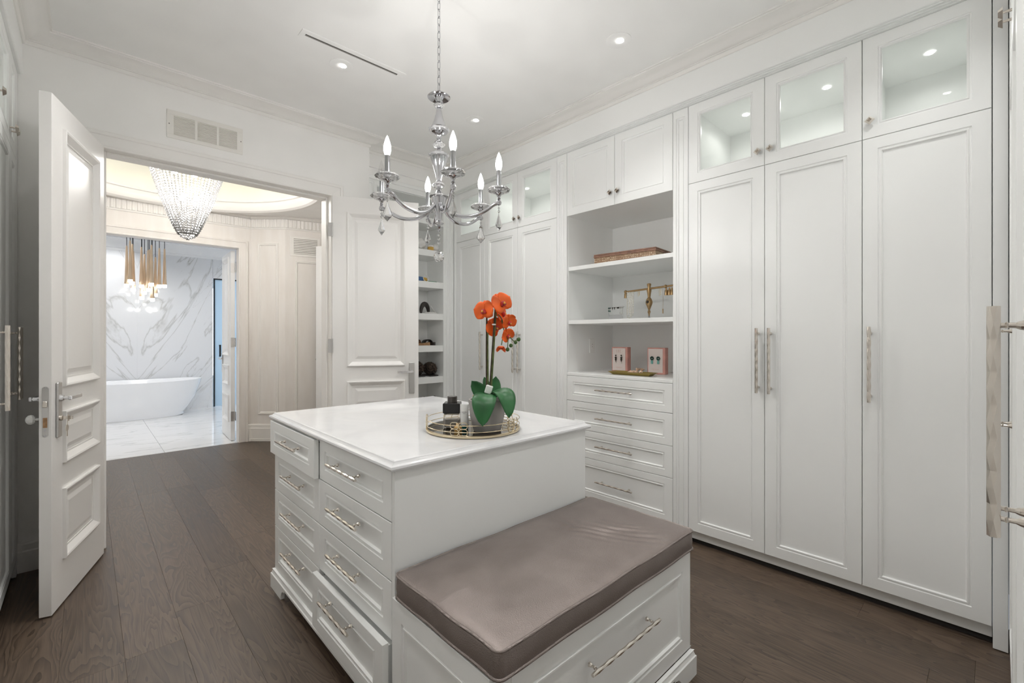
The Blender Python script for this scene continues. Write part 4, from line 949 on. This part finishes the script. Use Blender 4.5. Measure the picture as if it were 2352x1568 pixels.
def bez(a, b, c, n=9): a, b, c = Vector(a), Vector(b), Vector(c); return [a*(1-t)**2+b*2*t*(1-t)+c*t*t for t in [i/(n-1) for i in range(n)]]
leafblade('leaf', bez(loc(1121, 903, .0), loc(1114, 884, -.165), loc(1113, 966, -.118), 15), .046, (-F_)+Vector((0, 0, .9)))
leafblade('leaf', bez(loc(1128, 902, 0), loc(1172, 868, -.085), loc(1170, 950, -.100), 15), .041, (-F_)*.8+R_*.5+Vector((0, 0, .9)))
leafblade('leaf', bez(loc(1118, 910, 0), loc(1104, 903, .0), loc(1084, 873, -.02)), .030, (-F_)+Vector((0, 0, .5)))
leafblade('leaf', bez(loc(1124, 912, .02), loc(1136, 905, .03), loc(1138, 866, .05)), .030, (-F_)+R_*-.3)
leafblade('leaf', bez(loc(1122, 905, .02), loc(1118, 890, .05), loc(1110, 868, .06)), .016, (-F_)+Vector((0, 0, .5)))
s1 = bez(loc(1118, 912, .0), loc(1117, 830, .0), loc(1118, 728, .0), 8); s2 = bez(loc(1124, 912, .0), loc(1130, 820, -.01), loc(1138, 706, -.01), 8)
MB().tube(s1, .0036, 8).build('stake', 'darkstem', orc, smooth=60); MB().tube(s2, .0036, 8).build('stake', 'darkstem', orc, smooth=60)
MB().tube([p+R_*.005+Vector((0, 0, 0)) for p in s1[:7]], [.0042, .0040, .0038, .0034, .0030, .0026, .0024], 8).build('stem', 'stem', orc, smooth=60)
MB().tube([p+R_*.005-F_*.002 for p in s2], [.0042, .0040, .0038, .0036, .0032, .0028, .0026, .0024], 8).build('stem', 'stem', orc, smooth=60)
spray = [loc(1138, 715, 0), loc(1150, 728, -.01), loc(1160, 748, -.01), loc(1166, 762, -.01), loc(1172, 775, -.01), loc(1180, 783, -.01), loc(1191, 780, -.01)]
MB().tube(spray, .0024, 6).build('spray', 'stem', orc, smooth=60)
MB().tube([loc(1152, 735, -.01), loc(1158, 760, -.015), loc(1153, 785, -.02), loc(1152, 792, -.02)], .002, 6).build('spray', 'stem', orc, smooth=60)
MB().tube([loc(1160, 762, -.01), loc(1167, 780, -.015), loc(1166, 800, -.02)], .002, 6).build('spray', 'stem', orc, smooth=60)
for (u, v, r) in ((1191, 779, .0085), (1184, 786, .0075), (1173.5, 793, .0078), (1166, 802, .0082)): MB().ball((0, 0, 0), r, 10, 6, 1.05).build('bud', 'bud', orc, loc(u, v, -.02), smooth=60)
def flower(u, v, f, face, S, roll=0, half=False):
    o = put('flower', None, orc, loc(u, v, f)); fc = Vector(face).normalized(); a = Vector((0, 0, 1)); ux = a.cross(fc).normalized(); uy = fc.cross(ux)
    mtx = Matrix((ux, uy, fc)).transposed().to_4x4() @ Matrix.Rotation(roll, 4, 'Z')
    def petal(ang, ln, wd, cup, tw=0):
        mb = MB(); nu, nv_ = 8, 8
        for i in range(nu+1):
            t = i/nu
            for j in range(nv_+1):
                q = -1+2*j/nv_; wv = wd*(math.sin(PI*min(.99, .06+t*.90))**.55)*(1-.15*t)
                mb.v.append((q*wv, t*ln, cup*(t*t*.6+q*q*.35*t)*ln+.10*ln*math.sin(q*3+tw)*t+.03*ln*math.sin(7*q+5*t+tw)*t))
        for i in range(nu):
            for j in range(nv_): k_ = i*(nv_+1)+j; mb.f.append((k_, k_+1, k_+nv_+2, k_+nv_+1)); mb.m.append(0)
        mb.xf(Matrix.Rotation(ang, 4, 'Z')); return mb
    specs = [(PI*.5-.0, .030, .019, -.15), (PI*1.15+.12, .029, .016, -.2), (PI*1.85-.12, .029, .016, -.2), (.18, .031, .028, .12), (PI-.18, .031, .028, .12)] if not half else [(PI*.5, .026, .015, .9), (PI*1.17, .026, .015, .9), (PI*1.83, .026, .015, .9)]
    for k, (an, ln, wd, cup) in enumerate(specs):
        mb = petal(an-PI/2, ln*S, wd*S, cup, k*1.7+u); mb.xf(mtx @ Matrix.Translation((0, 0, .002*(k > 2))))
        p_ = mb.build('petal', 'petal', o, smooth=70); s_ = p_.modifiers.new('thick', 'SOLIDIFY'); s_.thickness = .0009
    mb = MB().ball((0, -.003*S, .006*S), .0075*S, 8, 5).ball((.004*S, -.006*S, .005*S), .005*S, 8, 5).ball((-.004*S, -.006*S, .005*S), .005*S, 8, 5); mb.xf(mtx); mb.build('lip', 'throat', o, smooth=60)
    mb = MB().ball((0, -.004*S, .013*S), .0032*S, 8, 5); mb.xf(mtx); mb.build('column', 'pollen', o, smooth=60)
f_ = -F_
flower(1113, 714, -.02, f_+R_*-.45+Vector((0, 0, .15)), 1.42, .1)
flower(1152, 697, -.02, f_*.8+R_*.45+Vector((0, 0, .25)), 1.50, .5)
flower(1152, 720, .02, f_*.4+R_*.7+Vector((0, 0, .1)), 1.25, 1.2)
flower(1137, 750, .01, f_*.8+R_*.3+Vector((0, 0, -.2)), 1.30, .9)
flower(1169, 739, -.01, f_+R_*.7+Vector((0, 0, -.35)), 1.05, .3)
flower(1166, 770, -.01, f_+R_*.6+Vector((0, 0, -.3)), .95, .6)
flower(1151, 795, -.02, f_*.5+Vector((0, 0, -1)), .85, 0, True)
mb = MB().box(-.016, -.012, 0, .012, .012, .034, .003); mb.xf(Matrix.Rotation(.3, 4, 'Y')); mb.build('ribbon', 'ribbon', orc, loc(1121, 903, -.012), (0, 0, -.75))
MB().box(-.008, -.012, .0, .008, .0, .006, .002).build('stake_clip', 'ribbon', orc, loc(1135, 747, -.01), (0, 0, -.75))

# ================================================================ ON THE DISPLAY SHELVES
def disp(y, x, z): return (x, y, z)
bx = thing('woven_box', 'low woven keepsake box with a reddish lid on the top display shelf', 'box', (2.965, 1.885, 1.8475), R90+.10)
MB().box(-.245, -.10, 0, .245, .20, .055, .002).build('body', 'weave', bx)
MB().box(-.25, -.105, .055, .25, .205, .068, .003).box(-.248, -.103, .069, .248, .203, .079, .002).build('lid', 'reddish', bx); MB().box(-.205, -.06, .079, .205, .16, .088, .003).build('lid_panel', 'weave', bx)
# gold earring bar
js = thing('jewellery_stand', 'antique gold T-bar jewellery stand with tassels on the middle display shelf', 'stand', (3.12, 1.815, 1.4285), R90)
MB().lathe([(.001, 0), (.045, 0), (.045, .006), (.012, .012), (.006, .020), (.006, .03)], 24).build('base', 'acrylic', js, smooth=40)
MB().lathe([(.004, .02), (.006, .045), (.012, .06), (.006, .075), (.014, .095), (.024, .120), (.026, .135), (.020, .155), (.010, .17), (.014, .20), (.018, .225), (.010, .245), (.015, .262), (.016, .272), (.010, .276)], 16).build('column', 'brass', js, smooth=40)
MB().tube([(-.20, 0, .226), (0, 0, .236), (.21, 0, .246)], .0075, 10).ball((-.205, 0, .226), .014, 10, 6).ball((.135, 0, .243), .013, 10, 6).ball((.215, 0, .246), .014, 10, 6).build('crossbar', 'brass', js, smooth=60)
MB().ball((0, -.018, .135), .013, 10, 6).build('gem', 'darkgem', js, smooth=60)
tm = MB().lathe([(.001, 0), (.007, -.004), (.006, -.012), (.012, -.022), (.013, -.055), (.001, -.055)], 12).data('tassel', 'brass', 40)
for x_ in (-.205, .14, .165, .185, .21): put('tassel', tm, js, (x_, 0, .232))
def strand(label, x0, x1, zl, r):
    mb = MB(); n = 15
    pts = [Vector((x0, -.006, -.01-zl*i/n)) for i in range(n)]+[Vector(((x0+x1)/2+(x1-x0)/2*math.sin(a), -.006, -.01-zl-.012*math.cos(a))) for a in (-PI/3, 0, PI/3)]+[Vector((x1, -.006, -.01-zl*i/n)) for i in range(n-1, -1, -1)]
    for p in pts: mb.ball(p, r, 8, 5)
    o = tag(mb.build('pearl_necklace', 'pearl', None, (3.12, 1.815, 1.4285+.228), (0, 0, R90), smooth=60), label, 'necklace', 'pearls on the gold stand'); return o
strand('long white pearl necklace looped over the gold stand, outer strand', -.187, -.152, .185, .0062); strand('white pearl necklace looped over the gold stand, inner strand', -.168, -.135, .170, .0060)
for k, (x_, z_, rr) in enumerate(((-.095, .205, .026), (-.088, .208, .022), (.085, .205, .030), (.093, .206, .027))):
    e_ = MB().tube([(0, rr*.35*math.sin(a)+-.006, rr*math.cos(a)) for a in [2*PI*i/24 for i in range(24)]], .0012, 5, closed=True).xf(Matrix.Rotation(PI/2-.5, 4, 'Z')).build('hoop_earring', 'champagne', None, (3.12, 1.815-x_, 1.4285+z_+.02-rr*.6), (0, 0, R90), smooth=60)
    tag(e_, ('larger gold hoop earring hanging left of the gold stand column', 'smaller gold hoop earring hanging left of the gold stand column', 'larger gold hoop earring hanging right of the gold stand column', 'smaller gold hoop earring hanging right of the gold stand column')[k], 'earring', 'gold hoops %s of the stand' % ('left' if k < 2 else 'right'))
tag(MB().tube([(0, 0, 0), (.002, 0, -.08), (0, 0, -.15)], .0009, 5).box(-.003, -.003, -.185, .003, .003, -.15, .001).build('chain_earring', 'brass', None, (3.112, 1.815-.118, 1.4285+.228), (0, 0, R90)), 'long thin gold chain earring hanging from the stand', 'earring')
ac = thing('earring_rack', 'clear acrylic earring rack left of the gold stand', 'stand', (3.06, 2.07, 1.4285), R90)
MB().box(-.07, 0, 0, .06, .006, .045, .001).box(-.07, -.03, 0, .06, .03, .004, .001).build('plate', 'acrylic', ac); MB().cyl((-.075, .003, .100), (.075, .003, .108), .0022, None, 6).cyl((-.07, .003, .045), (-.07, .003, .1), .0018, None, 6).cyl((.058, .003, .045), (.058, .003, .106), .0018, None, 6).build('wire', 'greychrome', ac)
for k, (x_, mt, ln) in enumerate(((-.066, 'greenstone', .035), (-.054, 'greenstone', .037), (-.030, 'darkgem', .02), (-.010, 'darkgem', .02), (.015, 'darkgem', .012), (.026, 'darkgem', .012), (.040, 'satin', .06), (.050, 'satin', .07), (.064, 'satin', .075))):
    mb = MB().octa((0, 0, -.004), .0075, .0075, 8).cyl((0, 0, -.008), (0, 0, -ln*.5), .0009, None, 5).octa((0, 0, -ln*.75), .006 if mt == 'greenstone' else .0035, ln*.28, 6)
    lab = ('outermost dark green drop earring at the left end of the acrylic rack', 'second dark green drop earring from the left on the acrylic rack', 'dark stud earring next to the green pair on the acrylic rack', 'second dark stud earring from the left on the acrylic rack', 'third dark stud earring from the left on the acrylic rack', 'rightmost dark stud earring on the acrylic rack', 'shortest silver drop earring on the acrylic rack', 'middle silver drop earring on the acrylic rack', 'rightmost and longest silver drop earring on the acrylic rack')[k]
    tag(mb.build('drop_earring', mt, None, (3.056, 2.07-x_, 1.4285+.103), (0, 0, R90)), lab, 'earring', {'greenstone': 'green earrings on the rack', 'darkgem': 'dark studs on the rack', 'satin': 'silver drops on the rack'}[mt])
# earring cards in pink boxes
def cardbox(label, y, gem, second):
    t = thing('earring_box', label, 'box', (3.10, y, 1.0208), R90+.12)
    MB().box(-.068, 0, 0, .068, .052, .196, .002).build('box_body', 'pink', t)
    MB().box(-.068, -.007, 0, .068, -.001, .197, .002).build('lid', 'pink', t)
    MB().box(-.060, -.0085, .012, .050, -.007, .188).build('card', 'card', t)
    mb = MB()
    for x_ in (-.030, .018):
        if gem == 'greenstone':
            for a in range(7): mb.octa((x_+.010*math.cos(a*.9), -.014, .118+.010*math.sin(a*.9)), .007, .007, 6)
        else:
            for zz, rr in ((.130, .008), (.112, .011), (.098, .010), (.086, .006)): mb.octa((x_, -.014, zz), rr, rr, 6)
        mb.build('earring', gem, t); mb = MB()
        if second == 'aqua': mb.box(x_-.008, -.018, .076, x_+.008, -.010, .104, .003)
        else: mb.octa((x_, -.014, .074), .005, .009, 6)
        mb.build('earring_drop', second, t); mb = MB()
    MB().box(-.034, -.0088, .036, .022, -.0084, .038).box(-.026, -.0088, .030, .014, -.0084, .0315).build('printed_lines', 'pinkink', t)
    if second != 'aqua':
        mb = MB()
        for x_ in (-.022, -.006, .010): mb.tube([(x_+.004*math.cos(a), -.0088, .164+.011*math.sin(a)) for a in [PI*.2+i*PI*1.6/8 for i in range(9)]], .0009, 4)
        mb.box(-.0068, -.0092, .158, -.0052, -.0084, .172); mb.build('monogram', 'pinkink', t)
    return t
cardbox('pink earring box with dark jewelled earrings on its card', 2.06, 'darkgem', 'pearl'); cardbox('pink earring box with turquoise drop earrings on its card', 1.742, 'greenstone', 'aqua')
gt = thing('gold_dish', 'shallow dark gold rectangular dish on the display counter', 'dish', (2.905, 1.825, 1.0208), R90+.06)
mb = MB(); R1 = [(-.17, -.06), (.17, -.06), (.17, .06), (-.17, .06)]
def rc(k, z): return [(p[0]*k+math.copysign(0, p[0]), p[1]*k, z) for p in R1]
rings = [[(math.copysign(abs(p[0])-i, p[0]), math.copysign(abs(p[1])-i, p[1]), z) for p in R1] for i, z in ((.028, 0), (.004, .020), (0, .022), (.004, .023), (.026, .006))]
for a, b in zip(rings, rings[1:]):
    for j in range(4): mb.poly([a[j], a[(j+1) % 4], b[(j+1) % 4], b[j]])
mb.poly(rings[0]); mb.poly(rings[-1]); mb.build('dish', 'olivegold', gt)
shr = random.Random(9)
for k in range(6):
    mb = MB(); L = shr.uniform(.028, .045); n = 7
    for i in range(n): r = .013*(1-i/n)+.001; mb.lathe([(r*.7, i*L/n), (r, (i+.5)*L/n), (r*.72, (i+1)*L/n)], 9, caps=(i in (0, n-1)))
    mb.xf(Matrix.Rotation(PI/2+shr.uniform(-.5, .2), 4, 'X'))
    o = tag(mb.build('seashell', 'shell', None, (2.905+shr.uniform(-.02, .02), 1.79+(k-2.5)*.017, 1.0208+.022+(.018 if k in (1, 3) else 0)), (0, 0, shr.uniform(0, 6)), smooth=50), ('peach spiral seashell at the left end of the heap in the gold dish', 'peach spiral seashell on top of the heap, left of the peak', 'peach spiral seashell low in the middle of the heap, left side', 'peach spiral seashell on top of the heap, right of the peak', 'peach spiral seashell low in the heap, right side', 'peach spiral seashell at the right end of the heap in the gold dish')[k], 'shell', 'seashells in the gold dish')
# a small dark bottle at the right end of the middle shelf
o = thing('nail_bottle', 'tiny dark bottle at the right end of the middle shelf', 'bottle', (2.80, 1.447, 1.4285)); MB().lathe([(.006, 0), (.006, .012), (.004, .014)], 10).build('glass', 'capblack', o); MB().lathe([(.003, .014), (.003, .026), (.001, .026)], 8).build('cap', 'goldcap', o)

# ================================================================ SHOES AND BITS ON THE SHOE SHELVES
def shoe(label, x, z, rz, sole, upper, kind):
    t = thing('sandal', label, 'sandal', (x, YN+.16, z+.001), rz); mb = MB(); n = 20; L, Wd = .125, .043
    out = [(L*math.cos(a), (Wd*(.85+.15*math.cos(a-.3)))*math.sin(a)) for a in [2*PI*i/n for i in range(n)]]
    lo = [(p[0], p[1], 0) for p in out]; hi = [(p[0], p[1], .016+.016*max(0, -p[0]/L)) for p in out]
    mb.poly(lo); mb.poly(hi)
    for j in range(n): mb.poly([lo[j-1], lo[j], hi[j], hi[j-1]])
    mb.build('sole', sole, t, smooth=30)
    def band(xa, xb, h, y=.046):
        m2 = MB(); K = 8
        for i in range(K+1):
            a = PI*i/K
            for xx in (xa, xb): m2.v.append((xx, y*math.cos(a), .014+h*math.sin(a)))
        for i in range(K): m2.f.append((i*2, i*2+1, i*2+3, i*2+2)); m2.m.append(0)
        o = m2.build('strap', upper, t, smooth=60); q_ = o.modifiers.new('thick', 'SOLIDIFY'); q_.thickness = .006
    if kind == 'slide': band(.0, .085, .045)
    elif kind == 'straps': band(.055, .085, .040); band(-.005, .022, .050)
    else: band(.045, .08, .035); band(-.09, -.075, .095)
    return t
shoe('brown leather slide sandal on the shelf above the fur slippers', 2.425, SH[3], PI/2+.5, 'shoecork', 'shoebrown', 'slide')
shoe('black leather slide sandal on the shelf above the fur slippers', 2.545, SH[3], PI/2-.1, 'shoeblack', 'shoeblack', 'slide')
shoe('black strappy sandal on the lowest visible shelf, beside the door', 2.43, SH[1], PI/2+.05, 'shoebrown', 'shoeblack', 'ankle')
shoe('black strappy sandal on the lowest visible shelf, toward the corner', 2.55, SH[1], PI/2, 'shoebrown', 'shoeblack', 'ankle')
def furry(label, x, z, s, yo, sz):
    t = thing('fur_slipper', label, 'slipper', (x, YN+yo, z+.001), 0); b = bmesh.new(); bmesh.ops.create_icosphere(b, subdivisions=4, radius=1)
    for v in b.verts:
        n_ = v.co.normalized(); k_ = 1+.13*noise.noise(n_*9+Vector((x*9, 0, 0)))+.06*noise.noise(n_*26)+.05*random.random()
        v.co = Vector((n_.x*.085*s*k_, n_.y*.092*k_, max(-.99, n_.z)*.068*sz*k_+.080*sz))
    fb = MB().bm(b); rf = random.Random(int(x*1000)); base_v = [Vector(v) for v in fb.v]
    for v in base_v:
        for _ in range(2):
            n_ = (v-Vector((0, 0, .07*sz))).normalized(); q = v+Vector((rf.uniform(-.004, .004), rf.uniform(-.004, .004), rf.uniform(-.004, .004))); d_ = (n_+Vector((rf.uniform(-.7, .7), rf.uniform(-.7, .7), rf.uniform(-.9, .4)))).normalized()*rf.uniform(.006, .014); sd = n_.cross(Vector((rf.uniform(-1, 1), rf.uniform(-1, 1), rf.uniform(-1, 1)))).normalized()*.0012
            if (q+d_).z > 0: fb.poly([q-sd, q+sd, q+d_])
    fb.build('fur', 'fur', t); MB().box(-.05, -.085, 0, .05, .085, .012, .005).build('sole', 'shoeblack', t)
furry('dark brown fluffy fur slipper on the shelf, half behind the door', 2.410, SH[2], .57, .17, 1.0); furry('dark brown fluffy fur slipper on the shelf, toward the corner', 2.535, SH[2], .57, .13, .92)
hb = thing('headband', 'black padded headband standing on the shoe shelf', 'headband', (2.455, YN+.10, SH[4]+.001), .5)
MB().tube([(.075*math.cos(a), 0, .085*math.sin(a)+.012) for a in [-.15+i*(PI+.3)/14 for i in range(15)]], [.010]+[.012+.012*math.sin(PI*i/14) for i in range(1, 14)]+[.010], 10).build('band', 'shoeblack', hb, smooth=60)
wc = thing('white_clip', 'white folded strap piece lying on the shoe shelf', 'strap', (2.520, YN+.09, SH[4]+.001), .3)
MB().box(-.06, -.03, 0, .06, .03, .016, .005).build('pad', 'offwhite', wc); MB().tube([(-.01, 0, .085), (.03, 0, .05), (.075, 0, .012)], .006, 8).build('strap', 'offwhite', wc, smooth=60)
bt_ = thing('sunscreen_tube', 'blue and yellow tube lying on the upper shoe shelf', 'tube', (2.44, YN+.10, SH[5]+.0265), .2)
MB().cyl((-.09, 0, 0), (-.02, 0, 0), .026, None, 14).build('body', 'blue', bt_, smooth=40); MB().cyl((-.02, 0, 0), (.03, 0, 0), .024, None, 14).build('label_band', 'yellow', bt_, smooth=40); MB().cyl((.03, 0, 0), (.055, 0, 0), .017, None, 14).build('cap', 'offwhite', bt_, smooth=40)
gt_ = thing('green_case', 'flat dark green case lying on the upper shoe shelf', 'case', (2.535, YN+.08, SH[5]+.001), .1)
MB().box(-.06, -.02, 0, .04, .02, .012, .004).build('body', 'green', gt_); MB().box(.04, -.016, .001, .068, .016, .013, .004).build('cap', 'offwhite', gt_)
rg = tag(MB().tube([(.03*math.cos(a), .01*math.sin(a), .03*math.sin(a)+.032) for a in [2*PI*i/20 for i in range(20)]], .003, 6, closed=True).build('bracelet', 'whiteplastic', None, (2.44, YN+.055, SH[5]+.001), smooth=60), 'white ring bracelet leaning before the blue tube', 'bracelet')
wb = thing('white_pouch', 'crumpled white cloth pouch on the top visible shoe shelf', 'pouch', (2.375, YN+.10, SH[6]+.001)); b = bmesh.new(); bmesh.ops.create_icosphere(b, subdivisions=3, radius=1)
for v in b.verts: n_ = v.co.normalized(); k_ = 1+.25*noise.noise(n_*3.1); v.co = Vector((n_.x*.075*k_, n_.y*.08*k_, max(-.7, n_.z)*.06*k_+.058))
MB().bm(b).build('cloth', 'offwhite', wb, smooth=60); MB().tube([(.02, 0, .09), (.03, -.01, .115), (.045, 0, .09)], .004, 6).build('tie', 'offwhite', wb, smooth=60)
ob = thing('amber_jar', 'small amber jar on the top visible shoe shelf', 'jar', (2.497, YN+.06, SH[6]+.001)); MB().lathe([(.028, 0), (.030, .004), (.030, .036), (.026, .04), (.001, .04)], 18).build('glass', 'yellow', ob, smooth=40); MB().lathe([(.029, .040), (.029, .054), (.001, .054)], 18).build('lid', 'offwhite', ob, smooth=40)
wj = thing('white_ball', 'round white pom-pom at the right of the top visible shoe shelf', 'ball', (2.555, YN+.07, SH[6]+.001)); MB().ball((0, 0, .038), .038, 14, 9).build('ball', 'offwhite', wj, smooth=60); MB().tube([(0, 0, .074), (.01, 0, .09), (.02, 0, .075)], .002, 5).build('loop', 'offwhite', wj)
